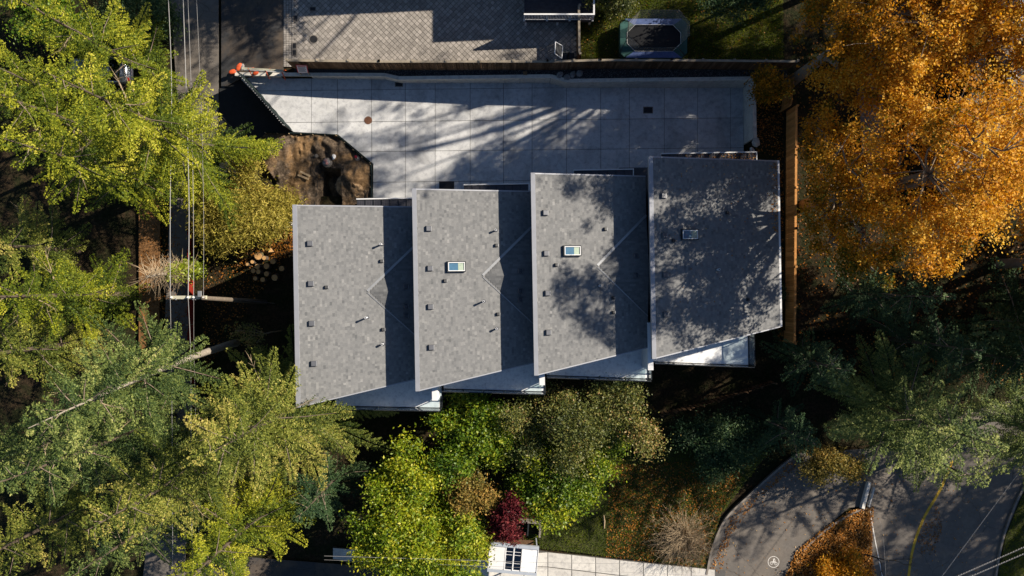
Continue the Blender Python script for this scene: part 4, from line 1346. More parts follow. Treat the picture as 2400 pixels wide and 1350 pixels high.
def sandbag(px, py, s, mat, label, rz=0):
    p = WN(px, py, .05)
    n = 8; m = MB(); rings = []
    vs, f = [], []
    for i in range(7):
        t = i/6*math.pi; r = max(.02, math.sin(t))
        for k in range(n):
            a = 2*math.pi*k/n
            vs.append((-math.cos(t)*s, r*math.cos(a)*s*.6, s*.3 + r*math.sin(a)*s*.3 + random.uniform(-.01,.01)))
    for i in range(6):
        for k in range(n): f.append((i*n+k, i*n+(k+1)%n, (i+1)*n+(k+1)%n, (i+1)*n+k))
    o = m.add(vs, f).build('sandbag', mat, None, True)
    o.location = p; o.rotation_euler = (0,0,rz)
    tag(o, label, 'sandbag')
sandbag(546,169,.3,M_orange,'orange sandbag lying left of the barricade',.3)
sandbag(561,158,.33,M_orange,'orange sandbag at the barricade end by the road',1.0)
sandbag(569,158,.26,M_rock,'grey sandbag at the barricade end by the road',1.4)
sandbag(600,172,.24,M_orange,'faded red sandbag on the wall coping',.4)
sandbag(633,172,.26,M_blackfab,'black sandbag on the wall coping',.6)

def boulder(p, s, label, group=None, mat=None, seed=0, name='boulder', cat='rock'):
    rs = np.random.RandomState(seed)
    vs, f = [], []
    n, mseg = 9, 6
    for i in range(mseg+1):
        t = math.pi*i/mseg
        for k in range(n):
            a = 2*math.pi*k/n
            q = 1 + rs.uniform(-.22,.18)
            vs.append((math.sin(t)*math.cos(a)*s*q, math.sin(t)*math.sin(a)*s*.8*q, (math.cos(t)*.6+.35)*s*q))
    for i in range(mseg):
        for k in range(n): f.append((i*n+k, (i+1)*n+k, (i+1)*n+(k+1)%n, i*n+(k+1)%n))
    o = MB().add(vs, f).build(name, mat or M_rock); o.location = p; o.rotation_euler = (0,0,rs.uniform(0,6))
    return tag(o, label, cat, group)
for k, (x, y, lab) in enumerate(((1312,177,'leftmost of four grey boulders behind the wall'),(1328,182,'lowest of four grey boulders, touching the wall'),(1342,175,'third of four grey boulders from the left behind the wall'),(1357,173,'rightmost of four grey boulders behind the wall'))):
    boulder(WN(x,y), .27, lab, 'boulders behind the retaining wall', None, k)
boulder(W(1770,335,1.7), .34, 'pale boulder at the end of the side retaining wall', None, M_walk, 12)
boulder(W(1762,352,1.7), .2, 'small pale stone beside the easternmost canopy', None, M_walk, 13)
for k, (x, y, lab) in enumerate(((676,470,'pale stone by the corner of the westernmost roof, uppermost'),(686,498,'pale stone beside the edge of the westernmost roof'),(665,497,'pale stone half hidden by the feathery shrub'),(682,524,'lowest pale stone beside the westernmost roof'))):
    boulder(W(x,y,0), .2, lab, 'pale stones by the westernmost house', M_walk, 20+k)
o = MB().obox(WN(1231,172,.06), (.14,0,0), (0,.13,0), (0,0,.05)).obox(WN(1231,172,.12), (.11,0,0), (0,.10,0), (0,0,.012)).build('brick_block', M_dirtpale); tag(o, 'small tan block in the gravel behind the wall', 'block')

# gravel
def gravel():
    rs = np.random.RandomState(5)
    poly = [(p.x, p.y) for p in poly_px([(900,164),(1845,164),(1845,184),(1322,188),(1290,181),(945,180),(900,174)], north=True)]
    xs = [p[0] for p in poly]; ys = [p[1] for p in poly]
    n = 9000
    X = rs.uniform(min(xs), max(xs), n); Y = rs.uniform(min(ys), max(ys), n)
    k = np_inside(X, Y, poly); X, Y = X[k], Y[k]; n = len(X)
    s = rs.uniform(.02, .055, n)
    Z = np.clip(.35+(X+20)*.042, -.2, 2.0) + .02
    d = np.array([(1,0,0),(0,1,0),(-1,0,0),(0,-1,0),(0,0,1)])[None]*s[:,None,None]*rs.uniform(.6,1.3,(n,5,1))
    V = np.stack([X,Y,Z],-1)[:,None,:] + d
    b = (np.arange(n)*5)[:,None]
    Fq = np.concatenate([b+np.array(f)[None] for f in ((0,1,4),(1,2,4),(2,3,4),(3,0,4))], 1).reshape(-1,3)
    tag(link('gravel', np_mesh('gravel', V.reshape(-1,3), Fq, M_gravel, np.repeat(rs.uniform(0,1,n),4))), 'dark loose gravel behind the retaining wall', 'gravel', None, 'stuff')
gravel()

def mound():
    rs = np.random.RandomState(21)
    c = W(832,432,.0); n = 46
    X, Y = np.meshgrid(np.linspace(-1.5,1.25,n), np.linspace(-1.35,1.35,n), indexing='ij')
    rr = np.sqrt((X/1.25)**2 + (Y/1.25)**2) + .12*np.sin(3*np.arctan2(Y,X)+1)
    Z = .75*np.clip(1-rr,0,1)**1.0
    for _ in range(420):
        a, b, q = rs.uniform(-1.4,1.2), rs.uniform(-1.2,1.2), rs.uniform(.05,.22)
        Z += rs.uniform(-.16,.13)*np.exp(-((X-a)**2+(Y-b)**2)/q**2)*np.clip(1.1-rr,0,1)
    V = np.stack([X, Y, Z+.03], -1).reshape(-1,3)
    idx = np.arange(n*n).reshape(n,n)
    Fq = np.stack([idx[:-1,:-1], idx[1:,:-1], idx[1:,1:], idx[:-1,1:]], -1).reshape(-1,4)
    Fq = Fq[rr.reshape(-1)[Fq].min(1) < 1.0]
    o = link('soil_mound', np_mesh('soil_mound', V, Fq, simple('tan_soil', (.34,.225,.125), .95, 0, .7, 5, 1.0))); o.location = c
    tag(o, 'heap of tan soil beside the trench in the dug-up corner', 'soil heap')
mound()
# dug corner: concrete riser, hose, planks, bricks
def riser():
    p = W(768,382,.1)
    root = empty('concrete_riser', p, 0, 'round concrete riser with pink caps in the dug-up corner', 'riser')
    MB().tube([(0,0,-.5),(0,0,.1),(0,0,.18)], [.36,.36,.32], 24).build('ring', M_kerb, root)
    MB().tube([(0,0,.18),(0,0,.3)], [.24,.22], 20).build('neck', M_rock, root)
    for x, y in ((-.05,.1),(.03,-.09)):
        MB().tube([(x,y,.3),(x,y,.38),(x,y,.40)], [.11,.11,.06], 12).build('cap', M_pinkcap, root)
riser()
tag(MB().tube(curve([W(736,372,.1), W(731,395,.12), W(744,420,.1), W(742,450,.05), W(736,484,.05)], 8), .028, 6).build('hose', M_hose), 'black hose curling through the dug-up corner', 'hose')
for k, (a, b, lab) in enumerate((((704,402),(727,413),'upper wooden plank beside the feathery shrub'),((698,410),(724,420),'lower wooden plank beside the feathery shrub'))):
    p, q = W(*a,.2), W(*b,.2); d = (q-p)/2; nr = Vector((-d.y,d.x,0)).normalized()*.07
    m = MB().obox((p+q)/2, d, nr, (0,0,.025)); m.obox((p+q)/2-d*.8-Vector((0,0,.05)), d*.08, nr*1.1, (0,0,.025)).obox((p+q)/2+d*.8-Vector((0,0,.05)), d*.08, nr*1.1, (0,0,.025))
    tag(m.build('plank', M_plank), lab, 'plank')
boulder(W(783,368,.3), .2, 'white stone lump beside the concrete riser', None, M_whitepaint, 31)
boulder(W(741,366,.1), .18, 'grey stone above the hose end', None, M_kerb, 32)
def marker(px, py):
    p = W(px, py, .1)
    root = empty('marker_post', p, 0, 'red topped marker post near the silt edging', 'marker')
    MB().tube([(0,0,0),(0,0,.5)], .05, 8).build('post', M_porcelain, root)
    MB().tube([(0,0,.5),(0,0,.66),(0,0,.7)], [.1,.1,.04], 12).build('cap', M_red, root)
    MB().tube([(0,0,-.05),(0,0,.05)], [.2,.18], 10).build('foot', M_kerb, root)
marker(838,371)
# orange site mesh along the road
def site_mesh():
    pts = [W(455,520,GZ), W(456,620,GZ), W(455,760,GZ), W(459,900,GZ)]
    root = empty('site_mesh_fence', pts[0], 0, 'red plastic site mesh along the tree-lined road', 'fence')
    o = pts[0]
    for i in range(len(pts)-1):
        a, b = pts[i]-o, pts[i+1]-o
        n = 10; v = []; f = []
        for k in range(n+1):
            p = a.lerp(b, k/n)
            v += [(p.x+.03*math.sin(k*2.1+i), p.y, .05), (p.x+.06*math.sin(k*1.7), p.y, .55), (p.x+.05*math.cos(k*1.3), p.y, 1.0+.05*math.sin(k))]
        for k in range(n):
            for q in range(2): f.append((k*3+q, (k+1)*3+q, (k+1)*3+q+1, k*3+q+1))
        MB().add(v, f).build('mesh_panel', M_rednet, root)
        MB().tube([(a.x,a.y,0),(a.x,a.y,1.2)], .03, 6).build('post', M_plank, root)
site_mesh()
# log pile
def logs():
    rs = np.random.RandomState(11)
    spots = [(608,600,.30,0),(636,588,.24,.3),(622,605,.16,.1),(594,614,.14,0),(583,620,.12,.2),(606,625,.2,.1),(596,635,.18,0),(609,637,.18,.2),(627,624,.22,0),(641,612,.2,.3),(646,650,.24,.2),(662,630,.2,.1),(627,642,.19,0),(600,652,.16,.2),(618,656,.18,.1)]
    for k, (x, y, r, t) in enumerate(spots):
        p = W(x, y, .25)
        root = empty('log', p, rs.uniform(0,6), 'pale cut log round, the largest in the sun on the pile' if k == 0 else ('wedge-shaped split log at the upper right of the pile' if k == 1 else ['','','thin cut log beside the largest round','small sunlit log at the left of the pile','smallest log at the far left of the pile'][k] if k < 5 else ['log just below the largest round, half in shade','leftmost log of the middle row of the pile','second log of the middle row of the pile','log at the centre of the pile in deep shade','log right of the largest round','thick log at the lower right end of the pile','log at the right end nearest the house wall','log below the centre of the pile','lowest log at the left of the pile','lowest log at the middle of the pile'][k-5]), 'log', 'logs on the pile')
        n = 3 if k == 1 else 12
        ax = Vector((math.sin(t*1.5)*.5, .2*t, 1)).normalized()*.22
        MB().tube([(-ax.x,-ax.y,-ax.z),(ax.x,ax.y,ax.z)], [r*1.05, r], n).build('bark_side', M_bark, root)
        MB().tube([(ax.x*1.002,ax.y*1.002,ax.z*1.002),(ax.x*1.04,ax.y*1.04,ax.z*1.04)], r*.93, n).build('cut_face', M_log, root)
logs()

# ------------------------------------------------------------------ vegetation
def rand_dirs(rs, n, up=.0):
    d = rs.normal(size=(n,3)); d[:,2] += up
    return unit(d)

def conifer(gx, gy, h, R0, label, mat, z0=1.5, seed=0, lean=(0,0), dens=1.0, tintoff=0.0, group='conifers round the houses', dead=0, bark=None, base_z=None, leaf=(.135,.036)):
    rs = np.random.RandomState(1000+seed)
    gz = GZ if base_z is None else base_z
    b = W(gx, gy, gz)
    root = empty('conifer_tree', b, 0, label, 'tree', group)
    T = lambda z: np.array([lean[0]*(z/h)**1.5, lean[1]*(z/h)**1.5, z])
    pts = [T(z) for z in np.linspace(-.3 if True else 0, h, 9).clip(0)]
    rad = [max(.015, (.012*h+.06)*(1-i/8.3)) for i in range(9)]
    MB().tube(pts, rad, 9).build('trunk', bark or M_bark, root, True)
    P, U, V, Tn = [], [], [], []
    wood = MB()
    z = z0; k = 0
    gold = 2.399963
    nb = int((h-z0)*4.3*dens)
    for i in range(nb):
        f = (i + rs.uniform(0,1))/nb
        z = z0 + (h-z0)*f
        prof = (1-f)**.72*(.6+.4*min(1, f*5+.3)) + .04
        L = max(.3, R0*prof*rs.uniform(.62, 1.28))
        az = k*gold + rs.uniform(-.5,.5); k += 1
        el = -.02 + .55*f + rs.uniform(-.15,.15)
        dh = np.array([math.cos(az), math.sin(az), 0.0]); side = np.array([-dh[1], dh[0], 0.0])
        o = T(z)
        bt = rs.normal(0, .15) + tintoff
        droop = rs.uniform(.08,.26)*L
        curv = rs.normal(0, .14)*L
        s = lambda t: o + np.outer(t, dh)*L*math.cos(el) + np.outer(t**2, side)*curv + np.outer(t*L*math.sin(el) - droop*t**2 + .10*L*t**4, [0,0,1])
        if i % 3 == 0:
            tt = np.array([0, .4, .8]); q = s(tt)
            wood.tube([tuple(x) for x in q], [.02+.008*L, .014+.004*L, .008], 4, False)
        ns = max(5, int(L/.14))
        ts = np.linspace(.12, 1.0, ns)
        c = s(ts)
        tilt = rs.normal(0,.25)
        for sg in (-1, 1):
            l = (L*.19*(1-ts)**.7*np.minimum(1, ts*3.5) + .10 + .03*L*(1-ts))*rs.uniform(.6, 1.5, ns)
            ang = rs.uniform(.7, 1.0, ns)*sg
            dv = np.cos(ang)[:,None]*dh + np.sin(ang)[:,None]*side
            mm = np.maximum(2, (l/.08).astype(int))
            J = np.repeat(np.arange(ns), mm); m = len(J)
            q = (np.arange(m) - np.repeat(np.cumsum(mm)-mm, mm) + 1.0)/mm[J]
            base = c[J] + dv[J]*(q*l[J])[:,None]
            base[:,2] += -(q**2)*l[J]*.45 + sg*tilt*q*l[J] + rs.uniform(-.03,.03,m)
            perp = np.stack([-dv[J,1], dv[J,0], np.zeros(m)], -1)
            for s2 in (-1, 1):
                aa = rs.uniform(.45,.85,m)
                u = np.cos(aa)[:,None]*dv[J] + (s2*np.sin(aa))[:,None]*perp
                u[:,2] += rs.normal(-.05,.28,m)
                u = unit(u)
                sz = leaf[0]*rs.uniform(.7,1.35,m)*(1.05-.35*q)
                nn = np.cross(u, rs.normal([0,0,1.3],.55,(m,3)))
                v = unit(nn)*(leaf[1]*rs.uniform(.6,1.2,m))[:,None]
                P.append(base + u*(sz*.5)[:,None]); U.append(u*(sz*.6)[:,None]); V.append(v)
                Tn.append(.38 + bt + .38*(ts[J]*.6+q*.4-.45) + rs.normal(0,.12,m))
    P, U, V, Tn = map(np.concatenate, (P, U, V, Tn))
    wp = P + np.array(b)              # the canopy is open above the parked car
    car_p = np.array(W(286, 172, .6)); up_ = unit(np.array([0, 0, CAMH]) - car_p)
    rel = wp - car_p; along = rel @ up_
    off = np.linalg.norm(rel - np.outer(along, up_), axis=1)
    th = np.arctan2(rel[:,1]-along*up_[1], rel[:,0]-along*up_[0])
    keep = off > .78*(1 + .28*np.sin(3*th+1) + .16*np.sin(7*th) + .1*np.sin(13*th+2)) + rs.uniform(-.1, .2, len(P))
    P, U, V, Tn = P[keep], U[keep], V[keep], Tn[keep]
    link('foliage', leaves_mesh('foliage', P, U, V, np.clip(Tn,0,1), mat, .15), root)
    if dead:
        for i in range(dead):
            f = rs.uniform(.15,.85); z = z0+(h-z0)*f; az = rs.uniform(0,6.28)
            L = R0*(1-f)*rs.uniform(.7,1.1)+.4
            o = T(z); d = np.array([math.cos(az), math.sin(az), .12])
            p1 = o + d*L
            wood_d = MB().tube([tuple(o+d*L*.35), tuple(o+d*L*.7+rs.normal(0,.08,3)), tuple(p1)], [.035,.022,.008], 5)
            for _ in range(10):
                a = o + d*L*rs.uniform(.5,1); e = a + unit(d+rs.normal(0,.7,3))*rs.uniform(.25,.7)
                wood_d.tube([tuple(a), tuple(e)], [.012,.004], 3, False)
            wood_d.build('dead_branch', M_deadtwig, root)
    if wood.v: tag(wood.build('branches', M_twig, root), kind='stuff')
    return root

def broadleaf(gx, gy, lobes, label, mat, seed=0, leaf=.13, ncl=220, nlf=60, spread=.38, trunk_r=.16, fork=None, tintoff=0.0, cat='tree', name='broadleaf_tree', group=None, wood=None, shell=.5, base_z=None, gaps=0.0, aspect=.55, twigs=True, upb=.5, flat=.7, tgrad=0.0, ctv=.13):
    """lobes: (dx, dy, z, rx, ry, rz) in metres round the trunk base"""
    rs = np.random.RandomState(2000+seed)
    gz = GZ if base_z is None else base_z
    b = W(gx, gy, gz)
    root = empty(name, b, 0, label, cat, group)
    if leaf > .125 and aspect > .3: leaf *= .72; nlf = int(nlf*1.75)
    vol = np.array([l[3]*l[4]+l[3]*l[5] for l in lobes]); pr = vol/vol.sum()
    zmin = min(l[2]-l[5] for l in lobes)
    fk = fork if fork is not None else max(.3, zmin + .2)
    wd = wood or M_bark
    MB().tube([(0,0,-.2),(0.02,0.03,fk*.5),(0,0,fk)], [trunk_r*1.25, trunk_r, trunk_r*.8], 9).build('trunk', wd, root, True)
    br = MB()
    centers, clt = [], []
    for li, l in enumerate(lobes):
        c = np.array(l[:3]); r = np.array(l[3:])
        n = max(3, int(ncl*pr[li]))
        d = rand_dirs(rs, n, .35)
        rr = shell + (1-shell)*rs.uniform(0,1,n)**.6 + (rs.uniform(0,1,n) > .86)*rs.uniform(.1,.4,n)
        cc = c + d*r*rr[:,None]
        lt = rs.normal(0,.10)
        centers.append(cc); clt.append(np.full(n, lt) + rs.normal(0,ctv,n))
        # limbs
        hub = c - np.array([0,0,r[2]*.35])
        start = np.array([0,0,fk*rs.uniform(.8,1)])
        mid = (start+hub)/2 + rs.normal(0,.15,3)*np.linalg.norm(hub-start)*.4
        br.tube([tuple(start), tuple(mid), tuple(hub)], [trunk_r*.6, trunk_r*.42, trunk_r*.25], 6, False)
        if twigs:
            nm = max(3, n//7)
            subs = c + rand_dirs(rs, nm, .25)*r*rs.uniform(.35,.7,(nm,1))
            for q in subs:
                m2 = (hub+q)/2 + rs.normal(0,.12,3)
                br.tube([tuple(hub), tuple(m2), tuple(q)], [trunk_r*.24, trunk_r*.16, trunk_r*.09], 4, False)
            for q in cc[::2]:
                j = np.argmin(((subs-q)**2).sum(1))
                br.tube([tuple(subs[j]), tuple((subs[j]+q)/2+rs.normal(0,.06,3)), tuple(q)], [trunk_r*.09, trunk_r*.06, .006], 3, False)
    cc = np.concatenate(centers); ct = np.concatenate(clt)
    n = len(cc)
    per = rs.poisson(nlf, n).clip(4)
    idx = np.repeat(np.arange(n), per); N = len(idx)
    g = rs.normal(0,1,(N,3))*np.array([1,1,flat])
    P = cc[idx] + g*(spread*rs.uniform(.7,1.3,n)[idx])[:,None]
    u = rand_dirs(rs, N); u[:,2] *= .6; u = unit(u)
    up = unit(rs.normal(0,.6,(N,3)) + np.array([0,0,upb+.3]))
    v = unit(np.cross(u, up))
    sz = leaf*rs.choice([.55,.8,1.0,1.25,1.5], N)*rs.uniform(.85,1.15,N)
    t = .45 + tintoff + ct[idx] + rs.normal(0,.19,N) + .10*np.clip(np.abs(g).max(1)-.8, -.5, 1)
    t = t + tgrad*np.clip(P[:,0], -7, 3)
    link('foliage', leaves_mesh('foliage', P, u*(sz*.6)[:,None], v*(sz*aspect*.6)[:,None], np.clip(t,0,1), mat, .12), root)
    if br.v: tag(br.build('branches', wd, root), kind='stuff')
    return root

def blob(n, r, z, seed, sx=1, sy=1, rl=.45, dz=.5):
    """helper: lobes scattered on a flattened ball of radius r about height z"""
    rs = np.random.RandomState(seed)
    out = [(0,0,z,r*.55*sx,r*.55*sy,r*.5)]
    for i in range(n+3):
        a = i*2.4 + rs.uniform(-.5,.5); q = r*rs.uniform(.45,1.05)
        k = rs.uniform(.5,1.15)
        out.append((math.cos(a)*q*sx, math.sin(a)*q*sy, z + rs.uniform(-dz,dz)*r*.6, r*rl*k, r*rl*k, r*rl*.85*k))
    return out

# ---- conifers on the west side
G = LM['fir_gold']; OL = LM['fir_olive']; BL = LM['fir_blue']; DK = LM['fir_dark']
conifer(532,368,19,4.9,'tall yellow-green conifer reaching toward the dug-up corner', G, 2.5, 1, (-.5,.3), 1.2, .03, dead=3)
conifer(405,205,16,3.7,'yellow-green conifer north of the silver car', G, 3.0, 2, (-.8,.3), 1.1, .02, dead=1)
conifer(400,440,17,3.8,'yellow-green conifer west of the road, left of the shrub', G, 3.0, 3, (0,0), 1.15, -.02, dead=5)
conifer(285,330,15,3.8,'yellow-green conifer at the upper left edge of the picture', G, 2.0, 4, (0,0), 1.1, .02, dead=3)
conifer(160,230,12,3.4,'yellow-green conifer in the upper left corner below the dark tree', G, 2.0, 17, (0,0), 1.1, -.03, dead=1)
conifer(300,690,16,3.5,'olive conifer left of the utility pole', G, 1.5, 5, (0,0), 1.2, -.05, dead=5)
conifer(190,590,14,3.2,'olive conifer at the left edge above the utility pole', OL, 2.0, 6, (0,0), 1.1, .06, dead=4)
conifer(215,800,15,3.4,'olive conifer at the left edge below the utility pole', OL, 2.0, 7, (0,0), 1.1, .10, dead=3)
conifer(555,803,20,3.9,'tall conifer with long bare mossy trunk beside the road', BL, 9.0, 8, (-1.2,-2.2), 1.4, .05, bark=M_greybark, dead=2)
conifer(752,920,19,6.0,'brownish olive conifer touching the westernmost roof', OL, 2.2, 9, (0,0), 1.25, .14, dead=3)
conifer(560,1040,18,4.4,'brown tipped conifer in the lower left thicket', OL, 2.5, 10, (0,0), 1.2, .10, dead=5)
conifer(655,1165,16,4.0,'yellow-green conifer at the bottom edge of the picture', G, 2.0, 11, (0,0), 1.2, .05, dead=2)
conifer(410,975,18,4.2,'blue-green conifer left of the lower road bend', BL, 2.5, 12, (0,0), 1.2, .06, dead=4)
conifer(270,990,16,4.0,'blue-green conifer at the left edge, lower half', BL, 2.0, 13, (0,0), 1.15, .08, dead=3)
conifer(430,1180,13,3.2,'dim green conifer by the lower left road end', BL, 1.5, 14, (0,0), 1.0, .0, dead=2)
conifer(270,1150,15,3.6,'olive conifer in the bottom left corner', OL, 2.0, 15, (0,0), 1.1, .1, dead=2)
conifer(700,900,9.5,2.6,'slim young conifer with pointed tips over the westernmost roof corner', OL, 1.0, 16, (0,.4), 1.3, .14)
conifer(800,1105,10,3.0,'dark green conifer between the brownish conifer and the yellow-green trees', DK, 1.0, 18, (0,0), 1.0, .12)
# ---- conifers on the east side
conifer(2000,935,15,5.0,'sunlit grey-green cedar hanging over the main street', BL, 2.0, 21, (0,0), 1.25, .10, dead=2)
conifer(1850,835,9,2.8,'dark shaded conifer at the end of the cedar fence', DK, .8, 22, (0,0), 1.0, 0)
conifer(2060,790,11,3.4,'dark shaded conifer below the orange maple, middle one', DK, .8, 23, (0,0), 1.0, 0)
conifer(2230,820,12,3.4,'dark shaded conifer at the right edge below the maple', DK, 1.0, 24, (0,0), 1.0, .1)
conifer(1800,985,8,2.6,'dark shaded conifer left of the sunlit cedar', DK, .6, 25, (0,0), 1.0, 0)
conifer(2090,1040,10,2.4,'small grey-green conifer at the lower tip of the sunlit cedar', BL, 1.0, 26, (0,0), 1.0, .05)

conifer(1962,690,13,2.7,'dark conifer added to shade the easternmost deck, under the orange maple', DK, .8, 27, (0,0), 1.0, 0)  # added tree, placed to keep the sun off the easternmost deck
# ---- the two orange maples
def maple(gx, gy, label, seed, lobes, ncl):
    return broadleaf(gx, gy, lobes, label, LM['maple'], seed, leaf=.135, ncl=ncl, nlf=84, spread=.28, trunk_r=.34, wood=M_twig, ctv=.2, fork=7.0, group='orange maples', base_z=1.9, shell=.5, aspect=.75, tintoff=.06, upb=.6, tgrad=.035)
L1 = [(.4,0,13.5,3.8,3.8,3.0),(3.2,.5,12.5,2.6,2.6,2.0),(-1.4,.5,10.5,2.0,2.2,1.6),(.5,3.2,12.6,2.7,2.4,2.0),(.7,-2.6,12,2.4,2.0,1.8),(2.5,3.0,13.5,2.2,2.2,1.7),(2.8,-1.8,11.5,2.1,1.9,1.5),(-.8,-1.8,9.2,1.5,1.6,1.2),(-.8,2.6,9.5,1.7,1.8,1.3),(.8,-3.4,9.8,1.6,1.3,1.2)]
maple(1850,195,'upper orange maple reaching the top edge of the picture', 31, L1, 520)
L2 = [(.8,0,14.0,4.0,3.8,3.0),(1.0,1.0,16.8,2.8,2.8,1.6),(4.0,.4,12.3,2.8,2.6,2.0),(-1.9,.8,10.8,2.1,2.6,1.8),(-2.0,-1.6,7.8,1.5,1.8,1.2),(.8,2.6,13,2.4,1.9,1.7),(1.0,-3.0,12.3,2.6,2.1,1.7),(-1.0,-2.8,10.6,2.0,1.9,1.5),(3.2,-2.4,11.6,2.3,2.0,1.6),(3.6,2.2,13,2.2,2.0,1.7),(-2.0,2.8,8.0,1.5,1.6,1.2),(5.0,-1.0,10.4,1.9,1.9,1.4),(-2.3,.6,8.2,1.3,2.0,1.2),(-2.0,-3.2,8.6,1.4,1.4,1.2),(-.4,-4.4,9.6,1.6,1.3,1.2),(-2.0,3.8,7.0,1.2,1.3,1.0),(-.2,.5,9.2,2.0,2.2,1.0)]
maple(1885,480,'lower orange maple beside the easternmost house', 32, L2, 470)

# ---- broadleaf trees south of the houses
broadleaf(1335,965, blob(7,3.5,4.8,1,1.25,.85), 'olive broadleaf tree with brown tips below the white decks', LM['olive'], 41, .15, 330, 62, .36, .16, tintoff=-.06)
broadleaf(1300,1090, blob(6,3.0,4.2,2,1.2,.95), 'yellow-green broadleaf tree below the olive tree', LM['yellowgreen'], 42, .19, 260, 50, .36, .15, tintoff=-.04)
broadleaf(1120,985, blob(5,2.5,4.2,3), 'bright green broadleaf tree below the westernmost deck', LM['green'], 43, .19, 190, 48, .33, .13, tintoff=.12)
broadleaf(960,1130, blob(6,2.5,4.8,4,.75,1.5), 'tall yellow-green broadleaf tree left of the rust-coloured one', LM['yellowgreen'], 44, .19, 220, 50, .34, .14)
broadleaf(950,1235, blob(6,2.7,4.4,5,1.0,.9), 'yellow-green broadleaf tree above the left end of the sidewalk', LM['yellowgreen'], 45, .19, 230, 50, .34, .14, tintoff=.05)
broadleaf(1052,1236, blob(6,2.4,4.0,6,1.1,1.0), 'green broadleaf tree left of the shelter', LM['green'], 46, .19, 230, 50, .33, .13, tintoff=.18)
broadleaf(1108,1110, blob(4,1.55,4.0,7), 'small rust-coloured tree with pale bare twigs', LM['rust'], 47, .11, 150, 55, .28, .09, wood=M_deadtwig, tintoff=.05)
broadleaf(1195,1165, blob(4,.95,4.6,8,.7,1.5), 'dark red maple bush above the shelter', LM['red'], 48, .12, 110, 55, .22, .06)
broadleaf(1168,1192, blob(3,.65,3.8,9,.8,1.3), 'small red maple bush touching the shelter roof', LM['red'], 49, .12, 70, 50, .20, .05, tintoff=.15)
broadleaf(1385,1010, blob(4,1.7,3.0,10,1.4,.8), 'dim green understorey tree beneath the olive tree', LM['green'], 50, .16, 140, 45, .33, .1, tintoff=-.1)
broadleaf(1230,1010, blob(4,1.8,3.2,11), 'dark green understorey tree between the green and olive trees', LM['green'], 51, .16, 140, 45, .33, .1, tintoff=-.1)
broadleaf(1060,1170, blob(4,1.8,2.6,12), 'dark green bush under the rust-coloured tree', LM['green'], 52, .16, 140, 45, .33, .1, tintoff=-.1)
# shrubs at the lawn; the pair's leaf colour is darkened to imitate shade
broadleaf(1625,1010, blob(4,1.7,2.0,13), 'shrub with the shade put into its leaf colour, left of its pair', LM['fir_dark'], 53, .15, 140, 45, .33, .1, tintoff=-.1, cat='shrub', name='shrub')
broadleaf(1715,1020, blob(4,1.6,1.9,14), 'shrub with the shade put into its leaf colour, right of its pair', LM['fir_dark'], 54, .15, 130, 45, .33, .1, tintoff=-.1, cat='shrub', name='shrub')
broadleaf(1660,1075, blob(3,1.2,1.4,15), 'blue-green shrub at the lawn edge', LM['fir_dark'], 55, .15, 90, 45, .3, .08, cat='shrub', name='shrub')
broadleaf(1915,1070, blob(4,1.5,2.2,16,1.7,.6), 'brownish orange bush overhanging the cycle lane', LM['rust'], 56, .15, 130, 45, .3, .08, cat='shrub', name='shrub', tintoff=-.1)
# island bush with orange leaves
broadleaf(1968,1338, blob(5,1.6,1.0,17,1.0,1.0), 'orange leafed bush on the traffic island', LM['maple'], 57, .15, 170, 50, .3, .07, cat='shrub', name='shrub', wood=M_deadtwig)
# shrub with feathery foliage next to the first house
broadleaf(592,505, blob(7,3.0,1.7,18,1.0,1.05,.42,.35), 'feathery yellow-green shrub beside the dug-up corner', LM['feather'], 58, .20, 420, 70, .36, .08, cat='shrub', name='shrub', aspect=.22, tintoff=.0, shell=.3)
# dark trees at the top left corner and top right
broadleaf(180,60, blob(5,2.4,3.0,19), 'dark shaded tree in the top left corner', LM['green'], 59, .16, 230, 48, .36, .12, tintoff=-.12)
broadleaf(360,75, blob(5,2.2,2.8,20), 'dark rounded tree left of the top of the road', LM['fir_dark'], 60, .15, 220, 48, .34, .12, tintoff=.1)
broadleaf(362,120, blob(3,.8,.6,21,1.0,1.3), 'low green shrub at the road edge', LM['olive'], 61, .13, 70, 40, .2, .04, cat='shrub', name='shrub')
broadleaf(1700,25, blob(4,1.6,2.6,22), 'dark shaded tree above the upper lawn', LM['fir_dark'], 62, .15, 140, 45, .33, .1, base_z=1.8)
broadleaf(1770,225, blob(3,1.1,2.0,23), 'green and orange bush beside the cedar fence corner', LM['maple'], 63, .16, 70, 42, .28, .06, cat='shrub', name='shrub', tintoff=-.25, base_z=1.7)
broadleaf(1790,690, blob(3,.8,1.2,24), 'faint green bush in the shade right of the cedar fence', LM['fir_dark'], 64, .14, 40, 38, .25, .05, cat='shrub', name='shrub', base_z=1.2)
broadleaf(1430,22, blob(4,1.2,1.4,25,1.3,.7), 'dark shrub beside the white railed deck', LM['olive'], 65, .13, 90, 45, .26, .05, cat='shrub', name='shrub', tintoff=-.15, base_z=1.4)
# sparse sapling between pole and house
broadleaf(660,775, [(-.8,0,4.2,1.0,.8,.5),(-1.6,.3,4.6,.7,.5,.4),(-.4,-.6,4.0,.7,.6,.4),(-.9,.6,4.4,.5,.4,.3)], 'sparse sapling with pale twigs between the pole and the house', LM['olive'], 66, .13, 46, 12, .16, .045, wood=M_deadtwig, tintoff=.15)

